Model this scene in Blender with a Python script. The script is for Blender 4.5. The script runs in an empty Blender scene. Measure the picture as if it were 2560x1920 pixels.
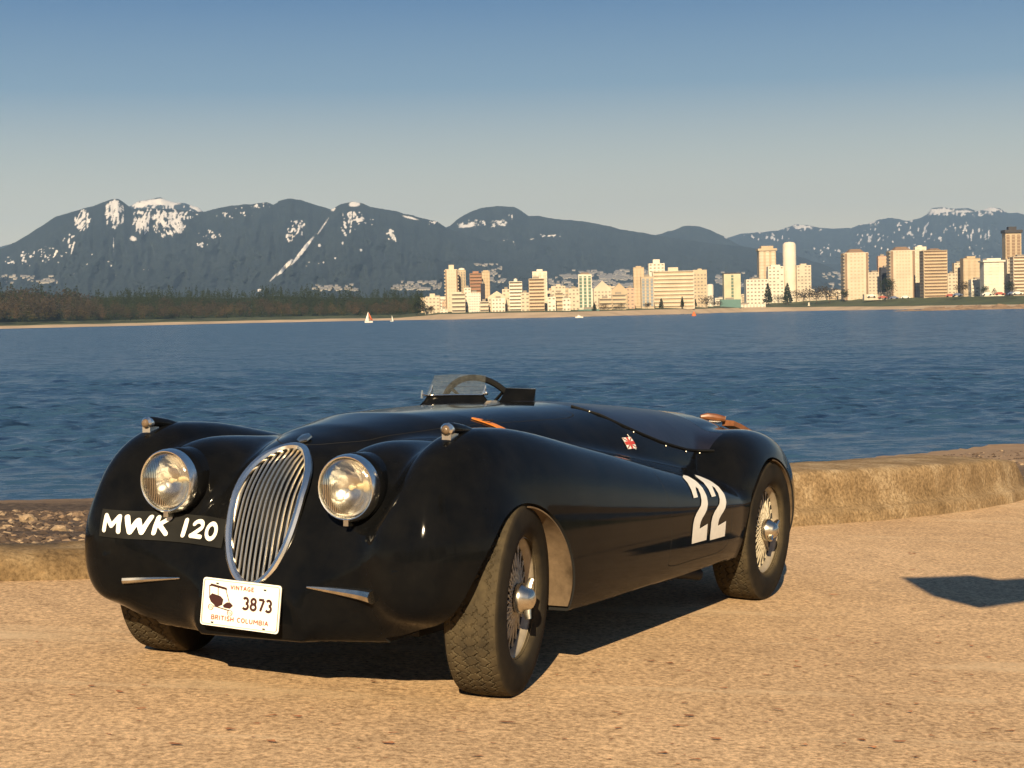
import bpy, bmesh, math, random
import numpy as np
from mathutils import Matrix, Vector, noise as mnoise
R = math.radians
S = bpy.context.scene
COL = S.collection
rng = random.Random(7)
nrg = np.random.default_rng(5)

# ------------------------------------------------------------------ camera, sky, sun, exposure
F = 4500.0                                   # focal length in pixels of the 2560 px wide photograph
EYE = np.array([0.0, 0.0, 1.203])
C = np.array([[0.99978, -0.02109, 0.0], [-0.00082, -0.03884, 0.99925], [-0.02107, -0.99902, -0.03885]])
CM = np.array([[-0.4393, 0.8963, 0.0611], [-0.8978, -0.4403, 0.0041], [0.0305, -0.0531, 0.9981]])   # car axes
CT = np.array([-0.6473, 6.1314, 0.0])
cam = bpy.data.cameras.new('camera')
camo = bpy.data.objects.new('camera', cam)
COL.objects.link(camo)
right, down, fwd = C[:, 0], C[:, 1], C[:, 2]
m = Matrix(((right[0], -down[0], -fwd[0], EYE[0]), (right[1], -down[1], -fwd[1], EYE[1]),
            (right[2], -down[2], -fwd[2], EYE[2]), (0, 0, 0, 1)))
camo.matrix_world = m
cam.sensor_width = 36
cam.lens = 36 * F / 2560
cam.clip_start = 0.1
cam.clip_end = 90000
S.camera = camo

SUNV = CM @ np.array([-.47, -.16, -.25])
SUNV = SUNV / np.linalg.norm(SUNV)           # direction the light travels
sun = bpy.data.lights.new('sun', 'SUN')
sun.energy = 5.0
sun.angle = R(0.53)
sun.color = (1.0, 0.79, 0.50)
suno = bpy.data.objects.new('sun', sun)
suno.rotation_euler = Vector(SUNV).to_track_quat('-Z', 'Y').to_euler()
COL.objects.link(suno)
SUN_EL = math.asin(-SUNV[2])
W = bpy.data.worlds.new('World')
S.world = W
W.use_nodes = True
wn, wl = W.node_tree.nodes, W.node_tree.links
wn.clear()
sky = wn.new('ShaderNodeTexSky')
sky.sky_type = 'NISHITA'
sky.sun_disc = False
sky.sun_elevation = SUN_EL
sky.sun_rotation = math.atan2(-SUNV[0], -SUNV[1])
sky.altitude = 0
sky.air_density = 1.0
sky.dust_density = 1.6
sky.ozone_density = 1.0
# the hazy winter sky: the physical sky, graded by height above the horizon only (same all the way round)
tc = wn.new('ShaderNodeTexCoord'); sx = wn.new('ShaderNodeSeparateXYZ'); wl.new(tc.outputs['Generated'], sx.inputs[0])
rp = wn.new('ShaderNodeValToRGB'); cr = rp.color_ramp
stops = [(0.0, (.550, .455, .310)), (.045, (.545, .465, .312)), (.085, (.315, .325, .278)), (.125, (.106, .178, .245)), (.175, (.024, .089, .196)), (.30, (.016, .064, .155)), (1.0, (.010, .035, .092))]
while len(cr.elements) < len(stops): cr.elements.new(.5)
for e, (p_, c_) in zip(cr.elements, stops): e.position = p_; e.color = (*c_, 1)
wl.new(sx.outputs[2], rp.inputs[0])
nb = wn.new('ShaderNodeBackground'); nb.inputs[1].default_value = 0.005
bg = wn.new('ShaderNodeBackground'); bg.inputs[1].default_value = 1.0
ad = wn.new('ShaderNodeAddShader')
wo = wn.new('ShaderNodeOutputWorld')
wl.new(sky.outputs[0], nb.inputs[0]); wl.new(rp.outputs[0], bg.inputs[0])
wl.new(nb.outputs[0], ad.inputs[0]); wl.new(bg.outputs[0], ad.inputs[1])
wl.new(ad.outputs[0], wo.inputs[0])
S.view_settings.view_transform = 'Standard'
S.view_settings.look = 'None'
S.view_settings.exposure = 0.85
S.view_settings.gamma = 1.0
S.view_settings.use_curve_mapping = False
S.render.film_transparent = False
S.cycles.volume_bounces = 0
S.cycles.volume_step_rate = 1.0
S.cycles.max_bounces = 8
S.cycles.transparent_max_bounces = 12

# ------------------------------------------------------------------ projection helpers (photo pixel -> point of the place)
def ray(u, v):
    return C @ np.array([(u - 1280) / F, (v - 960) / F, 1.0])
def at(u, v, Y):
    r = ray(u, v)
    return EYE + r * (Y / r[1])
def on_plane(u, v, n, p):
    r = ray(u, v)
    n, p = np.array(n, float), np.array(p, float)
    return EYE + r * (n @ (p - EYE)) / (n @ r)
def on_ground(u, v):
    return on_plane(u, v, CM[:, 2], CT)
def at_z(u, v, z):
    return on_plane(u, v, (0, 0, 1), (0, 0, z))
def vh(u):
    return 812 - 54 * u / 2560
def car_px(u, v, ax, val):                    # pixel -> car frame, on the plane where coordinate ax == val
    r = CM.T @ ray(u, v)
    o = CM.T @ (EYE - CT)
    return o + r * (val - o[ax]) / r[ax]
def ground_z(x, y):
    n = CM[:, 2]
    return -(n[0] * (x - CT[0]) + n[1] * (y - CT[1])) / n[2]

# ------------------------------------------------------------------ object helpers
def tag(o, label=None, cat=None, group=None, kind=None):
    if label: o['label'] = label
    if cat: o['category'] = cat
    if group: o['group'] = group
    if kind: o['kind'] = kind
    return o
def mesh_obj(name, verts, faces, mat=None, parent=None, smooth=False):
    me = bpy.data.meshes.new(name)
    me.from_pydata([tuple(map(float, v)) for v in verts], [], [tuple(int(i) for i in f) for f in faces])
    me.update()
    if mat is not None:
        for mm in (mat if isinstance(mat, (list, tuple)) else [mat]):
            me.materials.append(mm)
    if smooth:
        me.polygons.foreach_set('use_smooth', [True] * len(me.polygons))
    o = bpy.data.objects.new(name, me)
    COL.objects.link(o)
    if parent: o.parent = parent
    return o
def fast_mesh(name, verts, quads, mat=None, parent=None, smooth=True):
    verts = np.asarray(verts, np.float32); quads = np.asarray(quads, np.int32)
    me = bpy.data.meshes.new(name)
    k = quads.shape[1]
    me.vertices.add(len(verts)); me.vertices.foreach_set('co', verts.ravel())
    me.loops.add(quads.size); me.loops.foreach_set('vertex_index', quads.ravel())
    me.polygons.add(len(quads))
    me.polygons.foreach_set('loop_start', np.arange(0, quads.size, k, dtype=np.int32))
    me.polygons.foreach_set('loop_total', np.full(len(quads), k, np.int32))
    me.polygons.foreach_set('use_smooth', np.full(len(quads), smooth))
    me.update(calc_edges=True); me.validate()
    if mat is not None: me.materials.append(mat)
    o = bpy.data.objects.new(name, me)
    COL.objects.link(o)
    if parent: o.parent = parent
    return o
def empty(name, loc=(0, 0, 0), parent=None):
    o = bpy.data.objects.new(name, None)
    COL.objects.link(o)
    o.location = [float(c) for c in loc]
    if parent: o.parent = parent
    return o
class MB:
    """collects shapes into one mesh"""
    def __init__(s): s.v, s.f, s.m = [], [], []
    def add(s, v, f, mi=0):
        n = len(s.v); s.v += [tuple(map(float, p)) for p in v]; s.f += [tuple(n + int(i) for i in q) for q in f]; s.m += [mi] * len(f)
    def box(s, x0, x1, y0, y1, z0, z1, mi=0):
        v = [(x0, y0, z0), (x1, y0, z0), (x1, y1, z0), (x0, y1, z0), (x0, y0, z1), (x1, y0, z1), (x1, y1, z1), (x0, y1, z1)]
        s.add(v, [(0, 3, 2, 1), (4, 5, 6, 7), (0, 1, 5, 4), (1, 2, 6, 5), (2, 3, 7, 6), (3, 0, 4, 7)], mi)
    def tube(s, pts, r, n=8, mi=0, closed=False, flat=1.0, up=None):
        pts = [np.array(p, float) for p in pts]
        rs = r if hasattr(r, '__len__') else [r] * len(pts)
        rings = []
        a_prev = None
        for i, p in enumerate(pts):
            if closed: d = pts[(i + 1) % len(pts)] - pts[i - 1]
            else: d = pts[min(i + 1, len(pts) - 1)] - pts[max(i - 1, 0)]
            d = d / (np.linalg.norm(d) + 1e-12)
            if up is not None:
                uu = np.array(up[i] if hasattr(up[0], '__len__') else up, float)
                a = np.cross(uu, d)
            elif a_prev is None:
                uu = np.array([0, 0, 1.]) if abs(d[2]) < .9 else np.array([1., 0, 0])
                a = np.cross(uu, d)
            else: a = a_prev - d * (a_prev @ d)
            a = a / (np.linalg.norm(a) + 1e-12); a_prev = a
            b = np.cross(d, a)
            rings.append([p + rs[i] * (math.cos(t) * a + flat * math.sin(t) * b) for t in [2 * math.pi * k / n for k in range(n)]])
        v = [q for ring in rings for q in ring]; f = []
        L = len(pts)
        for i in range(L if closed else L - 1):
            j = (i + 1) % L
            for k in range(n):
                f.append((i * n + k, i * n + (k + 1) % n, j * n + (k + 1) % n, j * n + k))
        if not closed:
            f.append(tuple(range(n))[::-1]); f.append(tuple((L - 1) * n + k for k in range(n)))
        s.add(v, f, mi)
    def lathe(s, prof, n=32, axis='y', c=(0, 0, 0), mi=0, cap=False):
        """prof: (radius, along axis)"""
        v, f = [], []
        for (r_, a) in prof:
            for k in range(n):
                t = 2 * math.pi * k / n
                if axis == 'y': v.append((c[0] + r_ * math.cos(t), c[1] + a, c[2] + r_ * math.sin(t)))
                elif axis == 'x': v.append((c[0] + a, c[1] + r_ * math.cos(t), c[2] + r_ * math.sin(t)))
                else: v.append((c[0] + r_ * math.cos(t), c[1] + r_ * math.sin(t), c[2] + a))
        for i in range(len(prof) - 1):
            for k in range(n):
                q = (i * n + k, i * n + (k + 1) % n, (i + 1) * n + (k + 1) % n, (i + 1) * n + k)
                f.append(q if axis in 'z' else q[::-1] if axis == 'y' else q)
        if cap:
            f.append(tuple(range(n))); f.append(tuple((len(prof) - 1) * n + k for k in range(n)))
        s.add(v, f, mi)
    def build(s, name, mat, parent=None, smooth=False, angle=None):
        o = mesh_obj(name, s.v, s.f, mat, parent, smooth)
        if any(s.m): o.data.polygons.foreach_set('material_index', s.m)
        bm = bmesh.new(); bm.from_mesh(o.data); bmesh.ops.recalc_face_normals(bm, faces=bm.faces); bm.to_mesh(o.data); bm.free()
        if angle: o.data.set_sharp_from_angle(angle=R(angle))
        return o

# ------------------------------------------------------------------ material helpers
class NT:
    def __init__(s, name):
        s.m = bpy.data.materials.new(name); s.m.use_nodes = True
        s.n, s.l = s.m.node_tree.nodes, s.m.node_tree.links
        s.n.clear()
        s.out = s.n.new('ShaderNodeOutputMaterial'); s.b = s.n.new('ShaderNodeBsdfPrincipled')
        s.l.new(s.b.outputs[0], s.out.inputs[0])
    def node(s, t, **kw):
        nd = s.n.new(t)
        for k, v in kw.items():
            if k == 'inp':
                for a, b in v.items():
                    if hasattr(b, 'outputs'): s.l.new(b.outputs[0], nd.inputs[a])
                    elif hasattr(b, 'links'): s.l.new(b, nd.inputs[a])
                    else: nd.inputs[a].default_value = b
            else: setattr(nd, k, v)
        return nd
    def set(s, **kw):
        for k, v in kw.items():
            k = {'col': 'Base Color', 'rough': 'Roughness', 'metal': 'Metallic', 'nor': 'Normal', 'spec': 'Specular IOR Level', 'coat': 'Coat Weight',
                 'trans': 'Transmission Weight', 'ior': 'IOR', 'coatr': 'Coat Roughness', 'alpha': 'Alpha'}[k]
            if hasattr(v, 'outputs'): s.l.new(v.outputs[0], s.b.inputs[k])
            elif hasattr(v, 'links'): s.l.new(v, s.b.inputs[k])
            else: s.b.inputs[k].default_value = (*v, 1) if k == 'Base Color' and len(v) == 3 else v
        return s
    def coord(s, which='Object', scale=(1, 1, 1), rot=(0, 0, 0)):
        tc = s.node('ShaderNodeTexCoord'); mp = s.node('ShaderNodeMapping')
        s.l.new(tc.outputs[which], mp.inputs[0]); mp.inputs['Scale'].default_value = scale; mp.inputs['Rotation'].default_value = rot
        return mp
    def noise(s, scale, detail=4, rough=.55, vec=None, lac=2.0):
        nd = s.node('ShaderNodeTexNoise'); nd.inputs['Scale'].default_value = scale
        nd.inputs['Detail'].default_value = detail; nd.inputs['Roughness'].default_value = rough
        nd.inputs['Lacunarity'].default_value = lac
        if vec is not None: s.l.new(vec.outputs[0], nd.inputs['Vector'])
        return nd
    def ramp(s, fac, stops, interp='LINEAR'):
        nd = s.node('ShaderNodeValToRGB'); cr = nd.color_ramp; cr.interpolation = interp
        while len(cr.elements) < len(stops): cr.elements.new(0.5)
        for e, (p, c) in zip(cr.elements, stops):
            e.position = p; e.color = (*c, 1) if hasattr(c, '__len__') else (c, c, c, 1)
        s.l.new(fac.outputs[0] if hasattr(fac, 'outputs') else fac, nd.inputs[0])
        return nd
    def mix(s, a, b, fac, mode='MIX'):
        nd = s.node('ShaderNodeMix', data_type='RGBA', blend_type=mode)
        for i, x in ((6, a), (7, b), (0, fac)):
            if hasattr(x, 'outputs'): s.l.new(x.outputs[2 if x.bl_idname == 'ShaderNodeMix' else 0], nd.inputs[i])
            elif hasattr(x, 'links'): s.l.new(x, nd.inputs[i])
            else: nd.inputs[i].default_value = (*x, 1) if hasattr(x, '__len__') and len(x) == 3 else x
        return nd
    def math(s, op, a, b=0.0, clamp=False):
        nd = s.node('ShaderNodeMath', operation=op, use_clamp=clamp)
        for i, x in enumerate((a, b)):
            if hasattr(x, 'outputs'): s.l.new(x.outputs[0], nd.inputs[i])
            elif hasattr(x, 'links'): s.l.new(x, nd.inputs[i])
            else: nd.inputs[i].default_value = x
        return nd
    def bump(s, h, strength=.3, dist=.02, normal=None):
        nd = s.node('ShaderNodeBump'); nd.inputs['Strength'].default_value = strength; nd.inputs['Distance'].default_value = dist
        s.l.new(h.outputs[0] if hasattr(h, 'outputs') else h, nd.inputs['Height'])
        if normal is not None: s.l.new(normal.outputs[0], nd.inputs['Normal'])
        return nd
def simple(name, col, rough=.6, metal=0.0, var=.15, vs=6.0, **kw):
    t = NT(name)
    c = t.coord(); nz = t.noise(vs, 5, .6, c)
    lo = tuple(x * (1 - var) for x in col); hi = tuple(min(1, x * (1 + var)) for x in col)
    t.set(col=t.ramp(nz, [(.3, lo), (.7, hi)]), rough=rough, metal=metal, **kw)
    return t.m
# ------------------------------------------------------------------ car materials
def make_paint():
    t = NT('black car paint')
    c = t.coord()
    dust = t.noise(9, 5, .6, c); fine = t.noise(160, 2, .5, c)
    t.set(col=t.ramp(dust, [(.35, (.0035, .004, .005)), (.75, (.0075, .0075, .0075))]),
          rough=t.ramp(dust, [(.3, .05), (.8, .11)]), spec=.5, ior=1.165)
    t.set(nor=t.bump(t.noise(3.2, 2, .5, c), .05, .01))
    return t.m
M_paint = make_paint()
M_chrome = simple('chrome', (.90, .86, .78), .25, 1.0, .06, 20)
M_bar = simple('grille bar metal', (.86, .78, .64), .34, 1.0, .08, 20)
M_chrome_old = simple('worn chrome', (.62, .58, .50), .26, 1.0, .2, 30)
def make_rubber():
    t = NT('dusty tyre rubber with shaded sidewalls'); c = t.coord()
    tc_ = t.node('ShaderNodeTexCoord'); sx_ = t.node('ShaderNodeSeparateXYZ'); t.l.new(tc_.outputs['Object'], sx_.inputs[0])
    dust = t.ramp(t.noise(14, 6, .65, c), [(.35, (.036, .029, .019)), (.72, (.085, .066, .038))])
    side = t.ramp(t.noise(9, 5, .6, c), [(.35, (.011, .010, .009)), (.75, (.026, .021, .015))])
    e_ = t.ramp(t.math('ABSOLUTE', sx_.outputs[1]), [(.080, 0.0), (.090, 1.0)])  # sidewalls darker than the dusty tread, their shade put into the colour
    t.set(col=t.mix(dust, side, e_).outputs[2], rough=.85, spec=.12, nor=t.bump(t.noise(120, 3, .6, c), .2, .002))
    return t.m
M_rubber = make_rubber()
M_spoke = simple('painted wire spokes', (.44, .385, .285), .38, .0, .15, 30)
M_rim = simple('painted rim lip', (.30, .255, .19), .4, .2, .2, 20)
M_hubdark = simple('brake drum iron', (.03, .028, .026), .6, .3)
M_black = simple('matt black', (.006, .006, .006), .6, spec=.15)
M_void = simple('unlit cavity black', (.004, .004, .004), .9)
M_white = simple('white number vinyl', (.78, .76, .70), .5, 0, .06, 30)
M_cream = simple('aged white plate enamel', (.82, .80, .74), .38, 0, .05, 14)
M_plateblack = simple('number plate black', (.011, .011, .010), .7, 0, .3, 12, spec=.15)
M_ink = simple('dark red brown ink', (.035, .008, .006), .5)
M_inkred = simple('pale red ink', (.30, .10, .07), .5)
M_orange = simple('orange tan leather', (.62, .20, .035), .45, 0, .15, 18)
M_brown = simple('brown leather', (.16, .062, .026), .35, 0, .35, 22)
M_dark_leather = simple('dark leather', (.05, .022, .014), .42, 0, .3, 20)
M_under = simple('dusty sand coated wheel arch lining', (.115, .082, .052), .9, 0, .55, 9, spec=.1)
M_chassis = simple('chassis black', (.012, .011, .010), .7)
M_red = simple('flag red', (.5, .05, .03), .5)
def make_tonneau():
    t = NT('dark purple grey tonneau vinyl'); c = t.coord()
    t.set(col=t.ramp(t.noise(7, 4, .6, c), [(.3, (.008, .0075, .011)), (.7, (.015, .014, .020))]), spec=.35, rough=.30, nor=t.bump(t.noise(10, 3, .6, c), .2, .006))
    return t.m
M_tonneau = make_tonneau()
def make_glass(name, rough=0.0, col=(1, 1, 1)):
    t = NT(name); t.set(col=col, rough=rough, trans=1.0, ior=1.48)
    return t.m
M_glass = make_glass('headlamp glass', 0.0)
def make_screen():
    t = NT('scratched clear screen')
    t.n.remove(t.b)
    tr = t.node('ShaderNodeBsdfTransparent'); tr.inputs[0].default_value = (.86, .88, .86, 1)
    gl = t.node('ShaderNodeBsdfPrincipled'); gl.inputs['Base Color'].default_value = (.35, .36, .36, 1); gl.inputs['Roughness'].default_value = .25
    fr = t.noise(60, 3, .6, t.coord())
    mx = t.node('ShaderNodeMixShader'); rp = t.ramp(fr, [(.3, .04), (.8, .11)])
    t.l.new(rp.outputs[0], mx.inputs[0]); t.l.new(tr.outputs[0], mx.inputs[1]); t.l.new(gl.outputs[0], mx.inputs[2])
    t.l.new(mx.outputs[0], t.out.inputs[0])
    return t.m
M_screen = make_screen()
def make_reflector():
    t = NT('silvered fluted reflector'); c = t.coord()
    v = t.node('ShaderNodeTexVoronoi'); v.inputs['Scale'].default_value = 24; t.l.new(c.outputs[0], v.inputs[0])
    t.set(col=(.93, .92, .88), rough=.20, metal=1.0, nor=t.bump(v, .45, .006))
    return t.m
M_reflector = make_reflector()
M_bulb = simple('pale bulb glass', (.70, .60, .42), .3)
M_amber = simple('amber lamp glass', (.75, .38, .10), .15, 0, .1, 10)

# ------------------------------------------------------------------ car body as a blended solid
def table(pts, sig=.05):
    xs = np.arange(-4.2, 1.4, .01)
    p = sorted(pts); t = np.interp(xs, [a for a, b in p], [b for a, b in p])
    k = np.exp(-.5 * (np.arange(-25, 26) * .01 / sig) ** 2); k /= k.sum()
    t = np.convolve(np.pad(t, 25, mode='edge'), k, 'valid')
    return lambda x: np.interp(x, xs, t)
h_top = table([(.9, .10), (.53, .30), (.508, .36), (.482, .47), (.437, .58), (.382, .67), (.312, .733), (.245, .770), (.15, .803), (0, .838), (-.3, .872), (-.9, .884), (-1.45, .890), (-2.0, .862), (-2.6, .822), (-2.95, .765), (-3.15, .68), (-3.28, .57), (-3.38, .40), (-3.45, .25), (-4, .2)], .022)
h_w = table([(.9, .10), (.53, .15), (.45, .215), (.35, .27), (.2, .34), (0, .44), (-.3, .452), (-.9, .535), (-1.5, .585), (-2.0, .60), (-2.6, .61), (-2.95, .56), (-3.2, .42), (-3.4, .22), (-4, .1)], .06)
f_top = table([(.9, .842), (.05, .842), (-.1, .840), (-.345, .806), (-.6, .766), (-.875, .727), (-1.48, .634), (-1.9, .578), (-2.4, .48), (-4, .3)], .10)
f_out = table([(.9, .738), (.3, .742), (.05, .752), (-.25, .772), (-.6, .778), (-1.2, .775), (-2, .765), (-3, .7)], .12)
f_in = table([(.9, .44), (.2, .41), (-.3, .40), (-1, .36), (-2, .3), (-4, .3)], .12)
ROLL = .043
def smin(a, b, k):
    h = np.clip(.5 + .5 * (b - a) / k, 0, 1)
    return b * (1 - h) + a * h - k * h * (1 - h)
def selip(dy, dz, a, b, n, sc):
    a = np.maximum(a, 1e-3); b = np.maximum(b, 1e-3)
    g = ((np.abs(dy) / a) ** n + (np.abs(dz) / b) ** n) ** (1 / n)
    return (g - 1) * np.minimum(a, np.maximum(sc, 3e-3))      # one length scale above and below the waist, so the field has no step
def sdf(x, y, z):
    y = np.abs(y)
    # hull
    zt, w = h_top(x), h_w(x)
    zc = np.minimum(.38, .55 * zt)
    b = np.where(z > zc, zt - zc, zc - .12)
    hull = selip(y, z - zc, w, b, 2.25 + 1.0 * np.clip((-x + .05) / .55, 0, 1), .5 * (zt - .12))
    hull = np.maximum(hull, x - .512 + .25 * np.clip(.34 - z, 0, 1))
    # front wing and flank
    L = .475
    e = np.where(x > .05, np.maximum(1 - (np.clip((x - .05) / L, 0, 1)) ** 2.3, 1e-5) ** (1 / 2.3), 1)
    er = np.clip((x + 2.75) / .5, .02, 1) ** .5
    o, i = f_out(x), f_in(x)
    yc, hw = (o + i) / 2, (o - i) / 2
    yc = yc - .03 * (1 - e)
    zt = f_top(x); zc = .42
    bu, bd = (zt - zc) * e * er, (zc - .10 - .125 * np.clip((x - .02) / .22, 0, 1)) * (.45 + .55 * e)
    b = np.where(z > zc, bu, bd)
    wing = selip(y - yc, z - zc, hw * (.15 + .85 * e) * er, np.maximum(b, .004), 2.35, .5 * (bu + bd))
    # blunt the very front of the wing
    wing = -smin(-wing, .512 - x, .06)
    # rear wing
    ef = np.maximum(1 - np.clip((x + 2.45) / np.where(x > -2.45, .50, -.74), 0, 1) ** 2.2, 1e-5) ** (1 / 2.2)
    b = np.where(z > .40, .345 * ef, .30 * (.35 + .65 * ef))
    rw = selip(y - (.585 - .10 * (1 - ef)), z - .40, .20 * (.2 + .8 * ef), b, 2.3, .25 * ef + .03)
    rw = np.maximum(rw, -(x + 3.19)); rw = np.maximum(rw, x + 1.96)
    # lamp pod
    px = x - .16
    ax = np.where(px > 0, .34, .62)
    pod = (np.sqrt((px / ax) ** 2 + ((y - .345) / .150) ** 2 + ((z - .650) / .150) ** 2) - 1) * .15
    pod = np.maximum(pod, x - .395)
    # front apron between nose and wings
    q = np.stack([np.abs(x + .02) - .475 + .95 * np.clip(y - .2, 0, 1) ** 2, y - .57, np.abs(z - .285 - .10 * np.clip(y - .25, 0, 1) ** 1.5) - .125])
    r_ = .09
    qq = q + r_
    apron = np.sqrt((np.maximum(qq, 0) ** 2).sum(0)) + np.minimum(qq.max(0), 0) - r_
    lp = (np.sqrt(((x - .10) / .352) ** 2 + ((y - .42) / .33) ** 2 + ((z - .44) / .22) ** 2) - 1) * .22   # swelling below the lamps
    kk = np.clip((x - .05) / .25, 0, 1) * np.clip((.72 - z) / .20, 0, 1)
    d = smin(hull, wing, .05 + .04 * np.clip((x + .9) / .5, 0, 1) + .06 * kk)
    d = smin(d, rw, .035)
    d = smin(d, apron, .14)
    d = smin(d, lp, .08 + .07 * kk)
    d = smin(d, pod, .055)
    # sill line / underside
    zb = .205 - .03 * np.clip((x + .2) / .6, 0, 1) + np.clip((-x - 2.9) / 1.2, 0, 1) * .2
    return np.maximum(d, zb - z)
def grad(p, h=1.5e-3):
    g = np.empty_like(p)
    for k in range(3):
        a = p.copy(); a[:, k] += h; b = p.copy(); b[:, k] -= h
        g[:, k] = (sdf(*a.T) - sdf(*b.T)) / (2 * h)
    return g
def surface_nets(step):
    xs = np.arange(-3.56, .66, step); ys = np.arange(-.86, .86 + step, step); zs = np.arange(.12, 1.0, step)
    V = sdf(*np.meshgrid(xs, ys, zs, indexing='ij'))
    s = V < 0
    c = [s[i:s.shape[0] - 1 + i, j:s.shape[1] - 1 + j, k:s.shape[2] - 1 + k] for i in (0, 1) for j in (0, 1) for k in (0, 1)]
    cnt = sum(a.astype(np.int8) for a in c)
    act = (cnt > 0) & (cnt < 8)
    idx = -np.ones(act.shape, np.int64); idx[act] = np.arange(act.sum())
    I = np.argwhere(act)
    acc = np.zeros((len(I), 3)); n = np.zeros(len(I))
    corners = [(i, j, k) for i in (0, 1) for j in (0, 1) for k in (0, 1)]
    for a in range(8):
        for b in range(a + 1, 8):
            if sum(abs(np.subtract(corners[a], corners[b]))) != 1: continue
            A = I + corners[a]; B = I + corners[b]
            va, vb = V[tuple(A.T)], V[tuple(B.T)]
            mk = (va < 0) != (vb < 0)
            t = np.where(mk, va / np.where(mk, va - vb, 1), 0)
            acc += np.where(mk[:, None], A + (B - A) * t[:, None], 0); n += mk
    P = acc / n[:, None] * step + [xs[0], ys[0], zs[0]]
    quads = []
    for ax in range(3):
        s0 = [slice(None)] * 3; s1 = [slice(None)] * 3
        s0[ax] = slice(0, -1); s1[ax] = slice(1, None)
        a, b = s[tuple(s0)], s[tuple(s1)]
        E = np.argwhere(a != b)
        u, v = [q for q in range(3) if q != ax]
        E = E[(E[:, u] > 0) & (E[:, v] > 0) & (E[:, u] < s.shape[u] - 1) & (E[:, v] < s.shape[v] - 1)]
        fl = a[tuple(E.T)]
        def g(du, dv):
            Q = E.copy(); Q[:, u] -= du; Q[:, v] -= dv
            return idx[tuple(Q.T)]
        q = np.stack([g(1, 1), g(0, 1), g(0, 0), g(1, 0)], 1)
        flip = fl if ax != 1 else ~fl
        q[~flip] = q[~flip][:, ::-1]
        quads.append(q)
    Q = np.concatenate(quads); Q = Q[(Q >= 0).all(1)]
    for _ in range(4):
        g = grad(P); g2 = (g * g).sum(1)
        st = -(sdf(*P.T) / np.maximum(g2, .05))[:, None] * g
        ln = np.linalg.norm(st, axis=1, keepdims=True)
        st *= np.minimum(1, step * .5 / np.maximum(ln, 1e-9))
        P = P + st
    return P, Q
cR, sR = math.cos(ROLL), math.sin(ROLL)
def b2c(p):                                   # body frame -> car frame (the body leans a little on its springs)
    p = np.atleast_2d(np.asarray(p, float)); y, z = p[:, 1], p[:, 2] - .3
    return np.stack([p[:, 0], cR * y - sR * z, sR * y + cR * z + .3], 1)
def c2b(p):
    p = np.atleast_2d(np.asarray(p, float)); y, z = p[:, 1], p[:, 2] - .3
    return np.stack([p[:, 0], cR * y + sR * z, -sR * y + cR * z + .3], 1)
def snap(P, d, off=0.0):
    """march body-frame points along d until the body surface; off = how far proud"""
    P = np.atleast_2d(np.array(P, float)); d = np.array(d, float); d = d / np.linalg.norm(d)
    lo = np.zeros(len(P)); t = np.zeros(len(P)); hit = np.zeros(len(P), bool)
    for k in range(400):
        q = P + d * t[:, None]; s = sdf(*q.T)
        newly = (s < 0) & ~hit
        hit |= newly
        t = np.where(hit, t, t + .006)
        if hit.all(): break
    a, b = t - .006, t.copy()
    for k in range(14):
        mid = (a + b) / 2; s = sdf(*(P + d * mid[:, None]).T)
        a = np.where(s < 0, a, mid); b = np.where(s < 0, mid, b)
    Q = P + d * b[:, None]
    g = grad(Q); g /= np.linalg.norm(g, axis=1, keepdims=True)
    return Q + g * off, g, hit

car = empty('sports_car')
car.matrix_world = Matrix([[*CM[0], CT[0]], [*CM[1], CT[1]], [*CM[2], CT[2]], [0, 0, 0, 1]])
tag(car, 'open black vintage roadster with a white 22 on its door parked on the pavement', 'car')
P, Q = surface_nets(.0125)
body = fast_mesh('body', P, Q, M_paint)
bm = bmesh.new(); bm.from_mesh(body.data); bmesh.ops.recalc_face_normals(bm, faces=bm.faces)
if bm.calc_volume(signed=True) < 0: bmesh.ops.reverse_faces(bm, faces=bm.faces)
bm.to_mesh(body.data); bm.free()

def prism(poly, axis, a, b, mat=None, name='cutter'):
    """closed polygon extruded along an axis between a and b"""
    n = len(poly); v = []
    for val in (a, b):
        for (p, q) in poly:
            v.append((val, p, q) if axis == 0 else (p, val, q) if axis == 1 else (p, q, val))
    f = [tuple(range(n)), tuple(range(2 * n - 1, n - 1, -1))] + [(i, n + i, n + (i + 1) % n, (i + 1) % n) for i in range(n)]
    o = mesh_obj(name, v, f, mat)
    bm = bmesh.new(); bm.from_mesh(o.data); bmesh.ops.recalc_face_normals(bm, faces=bm.faces); bm.to_mesh(o.data); bm.free()
    return o
def boolean(obj, cutter, op='DIFFERENCE'):
    md = obj.modifiers.new('b', 'BOOLEAN'); md.operation = op; md.object = cutter; md.solver = 'EXACT'
    md.material_mode = 'TRANSFER'
    dg = bpy.context.evaluated_depsgraph_get()
    me = bpy.data.meshes.new_from_object(obj.evaluated_get(dg), depsgraph=dg)
    obj.modifiers.remove(md)
    old = obj.data; obj.data = me; bpy.data.meshes.remove(old)
def kill(o):
    me = o.data; bpy.data.objects.remove(o); bpy.data.meshes.remove(me)
def dup_mesh(o, name):
    c_ = o.copy(); c_.data = o.data.copy(); c_.name = name; COL.objects.link(c_); return c_
def ellipse(cx, cz, rx, rz, z0, n=40):
    return [(cx + rx * math.cos(t), cz + rz * math.sin(t)) for t in [math.pi * k / n for k in range(n + 1)]] + [(cx - rx, z0), (cx + rx, z0)]
# wheel openings
ARCHF = (.035, .235, .365, .365); ARCHR = (-2.52, .235, .385, .385)
for a in (ARCHF, ARCHR):
    for sgn in (1, -1):
        c_ = prism(ellipse(*a, .0), 1, sgn * .44, sgn * 1.0, M_void); boolean(body, c_); kill(c_)
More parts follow.
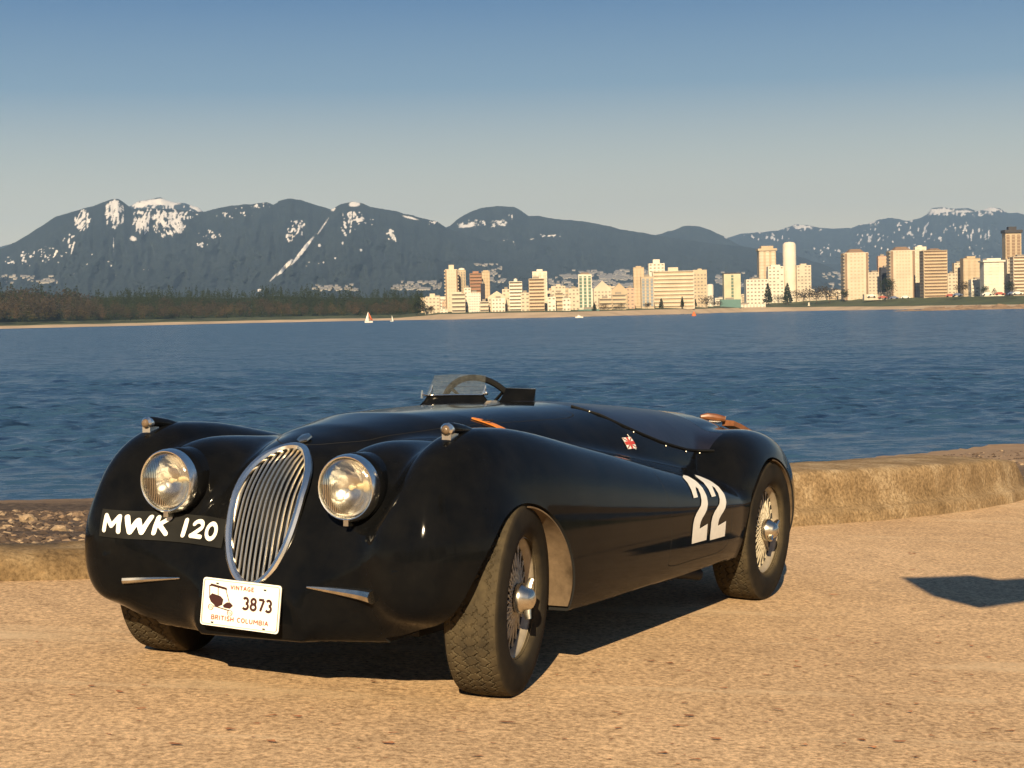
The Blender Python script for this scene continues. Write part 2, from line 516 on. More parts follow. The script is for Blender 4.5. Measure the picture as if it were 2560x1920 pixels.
# cockpit on the driver's side
c_ = prism([(-1.62, -.46), (-1.62, -.10), (-1.68, -.06), (-2.10, -.06), (-2.14, -.12), (-2.14, -.42), (-2.08, -.48), (-1.68, -.49)], 2, .35, 1.2, M_dark_leather); boolean(body, c_); kill(c_)
# grille mouth
GC = [(.240, .769), (.286, .747), (.330, .715), (.378, .667), (.412, .622), (.440, .562), (.464, .497), (.484, .424), (.498, .362), (.503, .336)]
gzs = np.array([p[1] for p in GC][::-1]); gxs = np.array([p[0] for p in GC][::-1])
def g_x(z): return np.interp(z, gzs, gxs)
GZ0, GZ1 = .345, .767
def g_w(z):                                    # half width of the grille at height z (egg, widest near the top)
    s = np.clip((z - GZ0) / (GZ1 - GZ0), 0, 1)
    return .123 * np.power(np.clip(1 - np.abs((s - .64) / np.where(s > .64, .36, .64)) ** np.where(s > .64, 2.3, 2.1), 0, 1), .5)
out = []
ss = np.linspace(0, math.pi, 33)
for t in ss:
    z = GZ0 + (GZ1 - GZ0) * (1 - math.cos(t)) / 2; out.append((float(g_w(z)), z))
outline = out + [(-a, b) for a, b in out[::-1][1:-1]]
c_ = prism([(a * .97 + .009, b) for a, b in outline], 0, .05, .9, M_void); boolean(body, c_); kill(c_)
# bonnet, doors and tonneau cover are panels of their own, cut with a real gap
def panel(name, poly, axis, a, b, mat, grow=.0015, lift=0.0, shrink=0):
    cx = sum(p[0] for p in poly) / len(poly); cy = sum(p[1] for p in poly) / len(poly)
    part = dup_mesh(body, name)
    inner = prism(poly, axis, a, b, M_void); boolean(part, inner, 'INTERSECT'); kill(inner)
    big = [(cx + (p - cx) * (1 + grow * 2 / max(.05, abs(p - cx) + .05)), cy + (q - cy) * (1 + grow * 2 / max(.05, abs(q - cy) + .05))) for p, q in poly]
    o_ = prism(big, axis, a, b, M_void); boolean(body, o_); kill(o_)
    if mat is not M_paint:
        part.data.materials.clear(); part.data.materials.append(mat)
    return part
def smoothpoly(pts, n=6):
    res = []
    L = len(pts)
    for i in range(L):
        p0, p1, p2, p3 = [np.array(pts[(i + k) % L], float) for k in (-1, 0, 1, 2)]
        for k in range(n):
            t = k / n
            res.append(tuple(.5 * ((2 * p1) + (-p0 + p2) * t + (2 * p0 - 5 * p1 + 4 * p2 - p3) * t * t + (-p0 + 3 * p1 - 3 * p2 + p3) * t ** 3)))
    return res
doors = []
for sgn in (1, -1):
    doors.append(panel('door', smoothpoly([(-1.215, .30), (-1.215, .45), (-1.20, .60), (-1.25, .665), (-1.55, .66), (-1.86, .60), (-1.93, .50), (-1.94, .36), (-1.88, .27), (-1.5, .262), (-1.25, .265)], 4), 1, sgn * .70, sgn * 1.0, M_paint))
ton = panel('tonneau_cover', smoothpoly([(-1.30, 1.1), (-1.33, .90), (-1.46, .795), (-1.70, .725), (-1.95, .680), (-2.12, .668), (-2.26, .70), (-2.31, .78), (-2.30, .88), (-2.22, 1.1)], 5), 1, .02, .60, M_tonneau)
bonnet = panel('bonnet', smoothpoly([(.215, 0), (.17, .10), (0, .20), (-.4, .30), (-.9, .365), (-1.16, .375), (-1.22, .30), (-1.235, 0), (-1.22, -.30), (-1.16, -.375), (-.9, -.365), (-.4, -.30), (0, -.20), (.17, -.10)], 5), 2, .72, 1.2, M_paint)
for o in [body, bonnet, ton] + doors:
    me = o.data
    co = np.empty(len(me.vertices) * 3); me.vertices.foreach_get('co', co)
    co = b2c(co.reshape(-1, 3)); me.vertices.foreach_set('co', co.ravel().astype(np.float32))
    me.polygons.foreach_set('use_smooth', [True] * len(me.polygons)); me.update()
    me.set_sharp_from_angle(angle=R(38))
    o.parent = car

def cobj(mb, name, mat, parent=car, smooth=True, angle=35, body_frame=True):
    if body_frame and mb.v: mb.v = [tuple(p) for p in b2c(mb.v)]
    return mb.build(name, mat, parent, smooth, angle)

# grille: chrome surround and bars
def gp(y, z, off=0.0):
    return (float(g_x(z)) - 1.15 * y * y + off * .85, y + .009, z + off * .45)
sur = MB()
sur.tube([gp(a * 1.03, b + (.004 if b > .6 else -.004), .012) for a, b in outline], .0135, 8, closed=True)
grille = cobj(sur, 'grille', M_chrome)
grille['label'] = 'upright oval grille with a chrome surround and thin vertical bars'
for k in range(-6, 7):
    y = k * .0187
    zz = [z for z in np.linspace(GZ0 + .002, GZ1 - .002, 90) if g_w(z) > abs(y) + .001]
    if len(zz) < 3: continue
    zz = np.linspace(zz[0], zz[-1], 14)
    b_ = MB(); b_.tube([gp(y, z, -.001) for z in zz], .0038, 6, flat=1.0)
    cobj(b_, 'grille_bar', M_bar, grille)
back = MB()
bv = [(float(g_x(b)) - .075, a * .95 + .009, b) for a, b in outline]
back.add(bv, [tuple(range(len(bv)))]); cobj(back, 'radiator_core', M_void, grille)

# headlamps
def headlamp(sgn):
    c0 = np.array([.468, sgn * .343, .664]); n = 36
    tilt = R(2)
    def T(mb):
        mb.v = [(c0[0] + p[0], c0[1] + p[1], c0[2] + p[2]) for p in mb.v]; return mb
    sh = MB(); sh.lathe([(.0945, .004), (.0955, .011), (.0985, .012), (.1025, .006), (.1055, -.006), (.1062, -.022), (.103, -.026)], n, 'x')
    rim = cobj(T(sh), 'headlight', M_chrome); rim['label'] = 'round headlamp with a chrome rim'
    hs = MB(); hs.lathe([(.103, -.022), (.1075, -.028), (.1085, -.06), (.1085, -.14)], n, 'x'); cobj(T(hs), 'headlight_shell', M_paint, rim)
    rf = MB(); rf.lathe([(.0935 * k / 12 + 1e-4, -.050 * (1 - (k / 12) ** 2) - .003) for k in range(13)], n, 'x'); cobj(T(rf), 'reflector', M_reflector, rim)
    bl = MB(); bl.lathe([(.001, -.016), (.006, -.018), (.009, -.024), (.006, -.034), (.004, -.05)], 14, 'x'); cobj(T(bl), 'bulb', M_bulb, rim)
    ln = MB()
    outp = [(.0935 * math.sin(t) + 1e-4, .006 + .020 * math.cos(t)) for t in np.linspace(0, math.pi / 2, 9)]
    inn = [(r_, a - .0045) for r_, a in outp[::-1]]
    ln.lathe(outp + inn, n, 'x'); cobj(T(ln), 'lens', M_lens, rim, True, 60)
    br = MB()                                  # bracket tab below
    br.box(-.02, .008, -.009, .009, -.118, -.100); cobj(T(br), 'bracket', M_chrome_old, rim, False)
def make_lens():
    t = NT('thin ribbed headlamp lens'); c = t.coord('Object', (1, 1, 1))
    t.n.remove(t.b)
    wv = t.node('ShaderNodeTexWave', wave_type='BANDS', bands_direction='Y'); wv.inputs['Scale'].default_value = 40; wv.inputs['Distortion'].default_value = .6
    t.l.new(c.outputs[0], wv.inputs[0])
    bp = t.bump(wv, .12, .002)
    tr = t.node('ShaderNodeBsdfTransparent'); tr.inputs[0].default_value = (.97, .96, .93, 1)
    gl = t.node('ShaderNodeBsdfGlossy'); gl.inputs['Roughness'].default_value = .06; t.l.new(bp.outputs[0], gl.inputs['Normal'])
    fz = t.node('ShaderNodeFresnel'); fz.inputs[0].default_value = 1.5
    f2 = t.math('MULTIPLY_ADD', fz, 1.0); f2.inputs[2].default_value = .05
    mx = t.node('ShaderNodeMixShader'); t.l.new(f2.outputs[0], mx.inputs[0]); t.l.new(tr.outputs[0], mx.inputs[1]); t.l.new(gl.outputs[0], mx.inputs[2])
    t.l.new(mx.outputs[0], t.out.inputs[0])
    return t.m
def make_lens_old():
    t = NT('ribbed headlamp lens'); c = t.coord('Object', (1, 1, 1))
    wv = t.node('ShaderNodeTexWave', wave_type='BANDS', bands_direction='Y'); wv.inputs['Scale'].default_value = 22; wv.inputs['Distortion'].default_value = 2.0; wv.inputs['Detail'].default_value = 1
    t.l.new(c.outputs[0], wv.inputs[0])
    v = t.node('ShaderNodeTexVoronoi'); v.inputs['Scale'].default_value = 18; t.l.new(c.outputs[0], v.inputs[0])
    h = t.math('ADD', wv, v)
    t.set(col=(1, 1, 1), rough=.02, trans=1.0, ior=1.5, nor=t.bump(h, .25, .006))
    return t.m
M_lens = make_lens()
for s_ in (1, -1): headlamp(s_)
# side lamps on the wings
def sidelamp(sgn):
    q, g, _ = snap([(.235, sgn * .583, 1.1)], (0, 0, -1)); p = q[0] + [0, 0, .006]
    b_ = MB(); b_.lathe([(.002, .034), (.012, .032), (.018, .024), (.0205, .01), (.021, -.02), (.019, -.08), (.010, -.16), (.002, -.20)], 18, 'x', (0, 0, 0))
    b_.v = [(p[0] + a, p[1] + b, p[2] + .018 + c_ + min(0, a) * .10) for a, b, c_ in b_.v]
    b2 = MB(); b2.lathe([(.0185, .0), (.0205, .004), (.0215, .022), (.0150, .030)], 18, 'x', (p[0] + .006, p[1], p[2] + .016))
    house = cobj(b_, 'side_lamp', M_paint)
    cobj(b2, 'chrome_ring', M_chrome, house)
    b3 = MB(); b3.lathe([(.0150, .0), (.013, .006), (.008, .010), (.001, .012)], 18, 'x', (p[0] + .034, p[1], p[2] + .016)); cobj(b3, 'lens', M_lampglass, house)
    b4 = MB(); b4.box(p[0] - .02, p[0] + .03, p[1] - .016, p[1] + .016, p[2] - .02, p[2] + .004); cobj(b4, 'foot', M_chrome, house, False)
M_lampglass = simple('side lamp glass', (.20, .14, .09), .08, 0, .3, 30, trans=.3)
for s_ in (1, -1): sidelamp(s_)
# bonnet badge
q, g, _ = snap([(.185, 0, 1.1)], (0, 0, -1))
b_ = MB(); b_.lathe([(.001, .008), (.020, .006), (.026, .002), (.027, -.004)], 6, 'z')
b_.v = [(q[0][0] + a * 1.15 + c_ * .5, q[0][1] + b * .85 + .005, q[0][2] + c_ - a * .50 + .010) for a, b, c_ in b_.v]
cobj(b_, 'bonnet_badge', M_chrome_old)

# ------------------------------------------------------------------ flat shapes laid on the body
def poly_mesh(polys, nu=12, nv=6):
    """polys: closed 2-D outlines; holes given as separate 'bridged' outlines. returns verts2d, faces"""
    bm = bmesh.new()
    for pl in polys:
        vs = [bm.verts.new((p[0], p[1], 0)) for p in pl]
        bm.faces.new(vs)
    xs = [v.co.x for v in bm.verts]; ys = [v.co.y for v in bm.verts]
    bmesh.ops.triangulate(bm, faces=bm.faces)
    for k in range(1, nu):
        x = min(xs) + (max(xs) - min(xs)) * k / nu
        bmesh.ops.bisect_plane(bm, geom=bm.verts[:] + bm.edges[:] + bm.faces[:], plane_co=(x, 0, 0), plane_no=(1, 0, 0))
    for k in range(1, nv):
        y = min(ys) + (max(ys) - min(ys)) * k / nv
        bmesh.ops.bisect_plane(bm, geom=bm.verts[:] + bm.edges[:] + bm.faces[:], plane_co=(0, y, 0), plane_no=(0, 1, 0))
    bm.verts.index_update()
    v = [(a.co.x, a.co.y) for a in bm.verts]; f = [[a.index for a in fc.verts] for fc in bm.faces]
    bm.free()
    return v, f
def stroke(pts, w, closed=False):
    """polyline -> rounded-ish ribbon outline quads"""
    pts = [np.array(p, float) for p in pts]; L = len(pts); qs = []
    nr = []
    for i in range(L):
        a = pts[(i - 1) % L] if (closed or i) else pts[i]; b = pts[(i + 1) % L] if (closed or i < L - 1) else pts[i]
        d = b - a; d /= np.linalg.norm(d) + 1e-9; nr.append(np.array([-d[1], d[0]]))
    for i in range(L if closed else L - 1):
        j = (i + 1) % L
        qs.append([pts[i] + nr[i] * w / 2, pts[i] - nr[i] * w / 2, pts[j] - nr[j] * w / 2, pts[j] + nr[j] * w / 2])
    return qs
def arc(cx, cy, rx, ry, a0, a1, n=12):
    return [(cx + rx * math.cos(R(a0 + (a1 - a0) * k / n)), cy + ry * math.sin(R(a0 + (a1 - a0) * k / n))) for k in range(n + 1)]
GLY = {   # strokes in a 0..1 box (x up to the given advance)
 'M': (.86, [[(.06, 0), (.10, 1), (.43, .35), (.76, 1), (.80, 0)]]), 'W': (.95, [[(.04, 1), (.24, 0), (.47, .8), (.70, 0), (.90, 1)]]),
 'K': (.68, [[(.08, 0), (.08, 1)], [(.62, 1), (.12, .45)], [(.22, .55), (.64, 0)]]), '1': (.30, [[(.15, 0), (.15, 1)]]),
 '2': (.62, [arc(.31, .72, .25, .26, 165, -35, 12) + [(.06, .03)], [(.04, .04), (.60, .04)]]), '0': (.66, [arc(.33, .5, .27, .48, 0, 360, 24)]),
 '3': (.58, [arc(.26, .74, .22, .23, 150, -85, 12), arc(.26, .27, .25, .25, 85, -150, 12)]),
 '8': (.60, [arc(.29, .74, .20, .23, 0, 360, 18), arc(.29, .26, .24, .25, 0, 360, 18)]), '7': (.56, [[(.04, .96), (.52, .96), (.22, 0)]]),
 'V': (.6, [[(.04, 1), (.3, 0), (.56, 1)]]), 'I': (.22, [[(.11, 0), (.11, 1)]]), 'N': (.66, [[(.08, 0), (.08, 1), (.56, 0), (.56, 1)]]),
 'T': (.58, [[(.02, .95), (.56, .95)], [(.29, .95), (.29, 0)]]), 'A': (.64, [[(.04, 0), (.32, 1), (.60, 0)], [(.14, .33), (.50, .33)]]),
 'G': (.66, [arc(.35, .5, .28, .47, 50, 320, 16) + [(.60, .42), (.36, .42)]]), 'E': (.54, [[(.50, .96), (.08, .96), (.08, .04), (.50, .04)], [(.08, .52), (.44, .52)]]),
 'B': (.60, [[(.08, 0), (.08, 1), (.34, .98)] + arc(.34, .75, .18, .22, 80, -90, 8) + [(.10, .52)], arc(.36, .27, .20, .24, 90, -90, 8) + [(.08, .03)]]),
 'R': (.60, [[(.08, 0), (.08, .97), (.32, .97)] + arc(.34, .74, .19, .22, 80, -90, 8) + [(.10, .50)], [(.30, .50), (.55, 0)]]),
 'S': (.56, [arc(.29, .74, .21, .22, 30, 250, 12) + arc(.27, .26, .23, .23, 80, -150, 12)]), 'H': (.64, [[(.08, 0), (.08, 1)], [(.54, 0), (.54, 1)], [(.08, .5), (.54, .5)]]),
 'C': (.62, [arc(.34, .5, .28, .47, 50, 310, 16)]), 'O': (.68, [arc(.34, .5, .28, .46, 0, 360, 22)]), 'L': (.52, [[(.08, 1), (.08, .04), (.48, .04)]]),
 'U': (.64, [[(.08, 1), (.08, .35)] + arc(.32, .33, .24, .30, 180, 360, 10) + [(.56, 1)]]), ' ': (.34, []),
}
def text_quads(txt, x0, y0, h, w, sw, gap=.12):
    """letters from strokes: width scale w, height h, stroke width sw"""
    qs = []; x = x0
    for ch in txt:
        adv, sts = GLY[ch]
        for st in sts:
            pts = [(x + p[0] * w, y0 + sw / 2 + p[1] * (h - sw)) for p in st]
            cl = len(pts) > 8 and math.dist(pts[0], pts[-1]) < 1e-3
            if len(pts) <= 8:
                for a_, b_ in zip(pts[:-1], pts[1:]): qs += stroke([a_, b_], sw)
            else: qs += stroke(pts[:-1] if cl else pts, sw, cl)
            for p in (pts[0], pts[-1]) if not cl else ():
                qs.append([(p[0] + sw / 2 * math.cos(a), p[1] + sw / 2 * math.sin(a)) for a in np.linspace(0, 2 * math.pi, 9)[:-1]])
            for p in pts[1:-1] if not cl and len(pts) <= 8 else ():
                qs.append([(p[0] + sw / 2 * math.cos(a), p[1] + sw / 2 * math.sin(a)) for a in np.linspace(0, 2 * math.pi, 9)[:-1]])
        x += adv * w + gap * w
    return qs, x
# race number: slab digit with stencil-like serif, as on the door
def digit2():
    o = [(0.00, .985), (.26, 1.0), (.50, .975), (.70, .90), (.83, .79), (.89, .66), (.88, .55), (.80, .465), (.68, .41), (.56, .365), (.46, .31), (.42, .25), (.42, .205),
         (.90, .25), (.92, .0), (.02, 0), (0, .08), (0, .29), (.05, .38), (.16, .45), (.30, .50), (.44, .55), (.51, .62), (.52, .72), (.48, .80), (.40, .83), (.33, .79), (.31, .68), (.05, .68)]
    return smoothpoly_corner(o)
def smoothpoly_corner(o):
    return o
def lay_side(polys, mat, name, parent, x_front, x_rear, z_lo, z_hi, off=.0025, yside=1, nu=10, nv=10, skew=0.0, shear=0.0):
    v2, f2 = poly_mesh(polys, nu, nv)
    P = [(x_front + (x_rear - x_front) * a + shear * b * b, yside * 1.0, z_lo + (z_hi - z_lo) * b + skew * a) for a, b in v2]
    Q_, g, hit = snap(P, (0, -yside, 0), off)
    return mesh_obj(name, b2c(Q_), f2, mat, parent, True)
ld = doors[0]
for k, (xa, xb, zl, zh) in enumerate([(-1.44, -1.635, .332, .592), (-1.66, -1.87, .326, .578)]):
    d_ = lay_side([digit2()], M_white, 'race_number', car, xa, xb - .0, zl, zh, .003, shear=-.085)
    d_['label'] = 'large white painted 2 on the door'
# flag sticker
fl = lay_side([[(0, 0), (1, 0), (1, 1), (0, 1)]], M_cream, 'flag_sticker', car, -1.36, -1.44, .704, .748, .003, 1, 3, 3)
lay_side([[(0, .36), (1, .36), (1, .64), (0, .64)], [(.40, 0), (.60, 0), (.60, 1), (.40, 1)]], M_red, 'red_cross', fl, -1.36, -1.44, .704, .748, .0045, 1, 3, 3)
lay_side(stroke([(.02, .05), (.36, .32)], .1) + stroke([(.98, .95), (.64, .68)], .1) + stroke([(.02, .95), (.36, .68)], .1) + stroke([(.98, .05), (.64, .32)], .1), M_inkred, 'red_diagonals', fl, -1.36, -1.44, .704, .748, .0042, 1, 2, 2)

# British number plate, painted on a strip that follows the nose
def lay_front(polys, mat, name, parent, y0, y1, z0, z1, off, nu=14, nv=3, skew=-.024):
    v2, f2 = poly_mesh(polys, nu, nv)
    P = [(1.1, y0 + (y1 - y0) * a, z0 + (z1 - z0) * b + skew * a) for a, b in v2]
    Q_, g, hit = snap(P, (-1, 0, 0), off)
    return mesh_obj(name, b2c(Q_), f2, mat, parent, True)
PL = (-.575, -.118, .478, .566)                # y from outer to inner end, z range
npl = lay_front([[(0, 0), (1, 0), (1, 1), (0, 1)]], M_plateblack, 'number_plate', car, PL[0], PL[1], PL[2], PL[3], .005, 16, 4)
npl['label'] = 'black plate with white letters MWK 120'
Wd = 5.1
qs, xe = text_quads('MWK', .13, .16, .70, .76, .155, .18)
q2, xe2 = text_quads('120', xe + .34, .16, .70, .80, .155, .2)
sc_ = .97 / max(xe2, 3.0)
allq = [[(p[0] * .955 / xe2 + .01, p[1]) for p in q] for q in qs + q2]
lay_front(allq, M_white, 'plate_letters', npl, PL[0], PL[1], PL[2], PL[3], .0085, 16, 2)['kind'] = 'stuff'

# British Columbia plate on its bracket below the grille
px0, py0, py1, pz0, pz1 = .548, -.152, .144, .212, .362
def tplane(a, b, off=0.0): # a 0..1 across (photo left to right), b 0..1 up ; car frame
    return (px0 + off - .012 * b, py0 + (py1 - py0) * a, pz0 + (pz1 - pz0) * b + .0 * a)
def rrect(r, asp, n=5, inset=0.0):
    w, h = 1 - inset, 1 - inset
    res = []
    for cx, cy, a0 in ((1 - inset - r / asp, 1 - inset * asp - r, 0), (inset + r / asp, 1 - inset * asp - r, 90), (inset + r / asp, inset * asp + r, 180), (1 - inset - r / asp, inset * asp + r, 270)):
        for k in range(n + 1):
            t = R(a0 + 90 * k / n); res.append((cx + r / asp * math.cos(t), cy + r * math.sin(t)))
    return res
asp = 2.0
pl2 = MB(); ol = rrect(.07, asp); n_ = len(ol)
pl2.add([tplane(a, b) for a, b in ol] + [tplane(a, b, -.003) for a, b in ol], [tuple(range(n_)), tuple(range(2 * n_ - 1, n_ - 1, -1))] + [(i, n_ + i, n_ + (i + 1) % n_, (i + 1) % n_) for i in range(n_)])
lic = cobj(pl2, 'licence_plate', M_cream, car, False, None, False)
lic['label'] = 'white vintage licence plate with an old car drawing and 3873'
def on_plate(polys, mat, name, off=.0012):
    v, f = [], []
    for q in polys:
        f.append(tuple(range(len(v), len(v) + len(q)))); v += [tplane(a, b, off + .0001 * (len(f) % 5)) for a, b in q]
    o = mesh_obj(name, v, f, mat, lic); o['kind'] = 'stuff'; return o
ed = rrect(.06, asp, 5, .018)
on_plate(stroke(ed, .008, True), M_inkred, 'plate_border')
def fit(txt, a0, a1, b0, h, sw):
    q, xe = text_quads(txt, 0, b0, h, 1.0, sw, .14)
    xe -= .14
    return [[(a0 + p[0] / xe * (a1 - a0), p[1]) for p in qq] for qq in q]
def fitw(txt, a0, a1, b0, h, sw):              # keeps stroke width right in both directions
    tot = sum(GLY[c_][0] + .14 for c_ in txt) - .14; w = (a1 - a0) / tot
    qs = []; x = a0
    for ch in txt:
        adv, sts = GLY[ch]
        for st in sts:
            pts = [((x + p[0] * w) * asp, b0 + sw / 2 + p[1] * (h - sw)) for p in st]
            cl = len(pts) > 8 and math.dist(pts[0], pts[-1]) < 1e-3
            segs = [q for a_, b_ in zip(pts[:-1], pts[1:]) for q in stroke([a_, b_], sw)] if len(pts) <= 8 else stroke(pts[:-1] if cl else pts, sw, cl)
            qs += [[(p[0] / asp, p[1]) for p in q] for q in segs]
        x += (adv + .14) * w
    return qs
on_plate(fitw('VINTAGE', .36, .66, .80, .105, .022), M_inkred, 'plate_word')
on_plate(fitw('3873', .53, .90, .40, .30, .055), M_ink, 'plate_digits')
on_plate(fitw('BRITISH COLUMBIA', .14, .87, .13, .115, .024), M_inkred, 'plate_region')
carq = [[(.08, .82), (.11, .885), (.31, .83), (.32, .78), (.12, .83)], [(.09, .60), (.13, .68), (.24, .64), (.28, .58), (.27, .46), (.20, .40), (.12, .50)], [(.28, .46), (.33, .53), (.38, .52), (.41, .47), (.37, .40), (.29, .41)],
        stroke([(.09, .85), (.10, .62)], .010)[0], stroke([(.30, .80), (.36, .52)], .010)[0], stroke([(.16, .42), (.36, .36)], .02)[0], stroke([(.20, .84), (.21, .62)], .008)[0]]
for cx, cy in ((.125, .39), (.375, .31)):
    carq += stroke([(cx + .030 * math.cos(t), cy + .060 * math.sin(t)) for t in np.linspace(0, 2 * math.pi, 17)[:-1]], .010, True)
    carq += stroke([(cx + .012 * math.cos(t), cy + .024 * math.sin(t)) for t in np.linspace(0, 2 * math.pi, 9)[:-1]], .006, True)
on_plate(carq[:7], M_ink, 'plate_car_drawing'); on_plate(carq[7:], M_inkred, 'plate_car_wheels')
for a, b in ((.19, .90), (.80, .875), (.16, .075), (.82, .07)):
    on_plate([[(a - .016, b - .016), (a + .016, b - .016), (a + .016, b + .016), (a - .016, b + .016)]], M_chassis, 'plate_slot', .002)
brk = MB(); brk.box(px0 - .10, px0 - .022, -.11, .10, pz0 + .03, pz1 - .02); cobj(brk, 'plate_bracket', M_chassis, car, False, None, False)

# chrome blades over the bumper iron holes
for sgn in (1, -1):
    b_ = MB(); ys = np.linspace(.215, .455, 9) if sgn > 0 else np.linspace(.275, .49, 9)
    P_ = [(1.0, sgn * y, .352 - .0020 * k) for k, y in enumerate(ys)]
    Q_, g, _ = snap(P_, (-1, 0, 0), .004)
    b_.tube([q for q in Q_], [.003 + (.019 if sgn > 0 else .009) * (k / 8) ** .8 for k in range(9)], 8)
    cobj(b_, 'bumper_iron_cover', M_chrome_old)

# wheels
def tyre_mesh(parent):
    nA, prof = 440, []
    # across: from inner bead to outer bead ; (y, r, tread coordinate or None)
    side = [(.064, .196, None), (.082, .204, None), (.097, .232, None), (.0985, .256, None), (.094, .284, None), (.088, .303, None)]
    tread = [(y, .3215 - (abs(y) / .080) ** 3.0 * .007, y) for y in np.linspace(.082, -.082, 62)]
    prof = side + tread + [(-a, b, c_) for a, b, c_ in side[::-1]]
    v = []; nP = len(prof)
    for k in range(nA):
        t = 2 * math.pi * k / nA
        for (y, r_, tc) in prof:
            rr = r_
            if tc is not None and abs(tc) < .077:
                grooves = 0
                for g0 in (-.052, -.0175, .0175, .052):
                    zig = g0 + .0085 * (abs(2 * ((t * .3208 / .036 + (g0 > 0) * .5) % 1) - 1) * 2 - 1)
                    if abs(tc - zig) < .0024: grooves = 1
                cell = int((tc + .0875) / .035)
                ph = (t * .3208 / .036 + .5 * (cell % 2) + tc * (14 if cell % 2 else -14)) % 1
                if ph < .075: grooves = max(grooves, .7)
                rr -= .0060 * grooves
            v.append((rr * math.cos(t), y, rr * math.sin(t)))
    f = []
    for k in range(nA):
        j = (k + 1) % nA
        for i in range(nP - 1): f.append((k * nP + i, j * nP + i, j * nP + i + 1, k * nP + i + 1))
    o = fast_mesh('tyre', v, f, M_rubber, parent)
    # flattened foot
    co = np.array(v); low = co[:, 2] < -.30; co[low, 2] = np.maximum(co[low, 2], -.317)
    o.data.vertices.foreach_set('co', co.ravel().astype(np.float32))
    bm = bmesh.new(); bm.from_mesh(o.data); bmesh.ops.recalc_face_normals(bm, faces=bm.faces); bm.to_mesh(o.data); bm.free()
    o.data.set_sharp_from_angle(angle=R(40))
    return o
def make_wheel():
    w = empty('wheel', parent=car)
    w['label'] = 'wire wheel with a chrome knock-off hub nut'
    tyre_mesh(w)
    rm = MB()
    rm.lathe([(.1955, .074), (.1995, .071), (.1985, .062), (.188, .057), (.182, .047), (.178, .040)], 56, 'y')
    rm.build('rim', M_rim, w, True, 50)
    br = MB(); br.lathe([(.178, .040), (.172, .030), (.170, .0), (.173, -.03), (.187, -.055), (.198, -.066), (.201, -.07), (.194, -.074)], 48, 'y')
    br.build('rim_barrel', M_hubdark, w, True, 50)
    nip = MB()
    sp = MB()
    N = 24
    for k in range(N):
        a = 2 * math.pi * k / N
        for lay, (r0, y0, r1, y1, da) in enumerate([(.040, .060, .181, .036, .26), (.040, .060, .181, .036, -.26), (.056, -.030, .176, .012, .15), (.056, -.030, .176, .012, -.15)]):
            if lay > 1 and k % 2: continue
            aa = a + lay * math.pi / N / 2
            p0 = np.array([r0 * math.cos(aa + da * 3), y0, r0 * math.sin(aa + da * 3)]); p1 = np.array([r1 * math.cos(aa), y1, r1 * math.sin(aa)])
            sp.tube([p0, p1], .0026, 5)
            u_ = (p0 - p1) / np.linalg.norm(p0 - p1)
            nip.tube([p1 - u_ * .001, p1 + u_ * .011], .0042, 6)
    s_o = sp.build('spokes', M_spoke, w); s_o['kind'] = 'stuff'
    n_o = nip.build('spoke_nipples', M_spoke, w); n_o['kind'] = 'stuff'
    hb = MB(); hb.lathe([(.060, -.07), (.060, -.03), (.044, -.025), (.036, .0), (.038, .052), (.046, .056), (.048, .062), (.042, .066)], 28, 'y')
    hb.build('hub', M_hubdark, w, True, 40)
    kn = MB(); kn.lathe([(.048, .064), (.051, .072), (.049, .084), (.040, .096), (.036, .108), (.027, .119), (.012, .125), (.0005, .126)], 28, 'y')
    for sgn in (1, -1):
        kn.tube([(sgn * .030, .098, 0), (sgn * .050, .102, 0), (sgn * .066, .108, 0)], [.015, .013, .009], 8, flat=.6)
    k_o = kn.build('hub_nut', M_chrome_old, w, True, 40)
    k_o.rotation_euler = (0, 0, 0)
    dr = MB(); dr.lathe([(.001, -.045), (.125, -.045), (.132, -.055), (.132, -.085), (.001, -.085)], 36, 'y'); dr.build('brake_drum', M_hubdark, w, True, 40)
    return w
def copy_tree(o, parent=None):
    c_ = o.copy(); COL.objects.link(c_); c_.parent = parent
    for ch in list(o.children): copy_tree(ch, c_)
    return c_
w0 = make_wheel()
STEER = 10
for i, (x, y, st) in enumerate(((0, .635, STEER), (0, -.635, STEER), (-2.591, .635, 0), (-2.591, -.635, 0))):
    w = w0 if i == 0 else copy_tree(w0, car)
    w.location = (x, y, .3165)
    w.rotation_euler = (0, R((-100, 110, 40, 10)[i]), R(st) + (math.pi if y < 0 else 0))
    w.rotation_mode = 'XYZ'

def edge_y(x, z):
    Q_, g, hit = snap([(x - .012, 1.1, z)], (0, -1, 0), -.004)
    return Q_[0][1]
# lining of the front wheel arches, chassis under the body
for a, nm in ((ARCHF, 'f'), (ARCHR, 'r')):
    for sgn in (1, -1):
        b_ = MB(); pts = []
        cx, cz, rx, rz = a
        inset = .010
        ths = np.linspace(R(93), R(182), 22)
        row = [(cx + (rx - inset) * math.cos(t), cz + (rz - inset) * math.sin(t)) for t in ths] + [(cx - rx + inset, .24)]
        row2 = [(cx + (rx - inset - .005) * math.cos(t), cz + (rz - inset - .005) * math.sin(t)) for t in ths] + [(cx - rx + inset + .005, .24)]
        v, f = [], []
        for (x1, z1), (x2, z2) in zip(row, row2):
            for yy in (.46, float(edge_y(x1, z1))): v += [(x1, sgn * yy, z1), (x2, sgn * yy, z2)]
        for i in range(len(row) - 1):
            b0 = i * 4; c0 = b0 + 4
            f += [(b0 + 1, b0 + 3, c0 + 3, c0 + 1), (b0, c0, c0 + 2, b0 + 2), (b0 + 2, c0 + 2, c0 + 3, b0 + 3), (b0, b0 + 1, c0 + 1, c0)]
        b_.add(v, f); cobj(b_, 'wheel_arch_lining', M_under, car, True, 40)
ch = MB()
ch.box(-3.0, .10, -.40, -.32, .17, .23); ch.box(-3.0, .10, .32, .40, .17, .23)
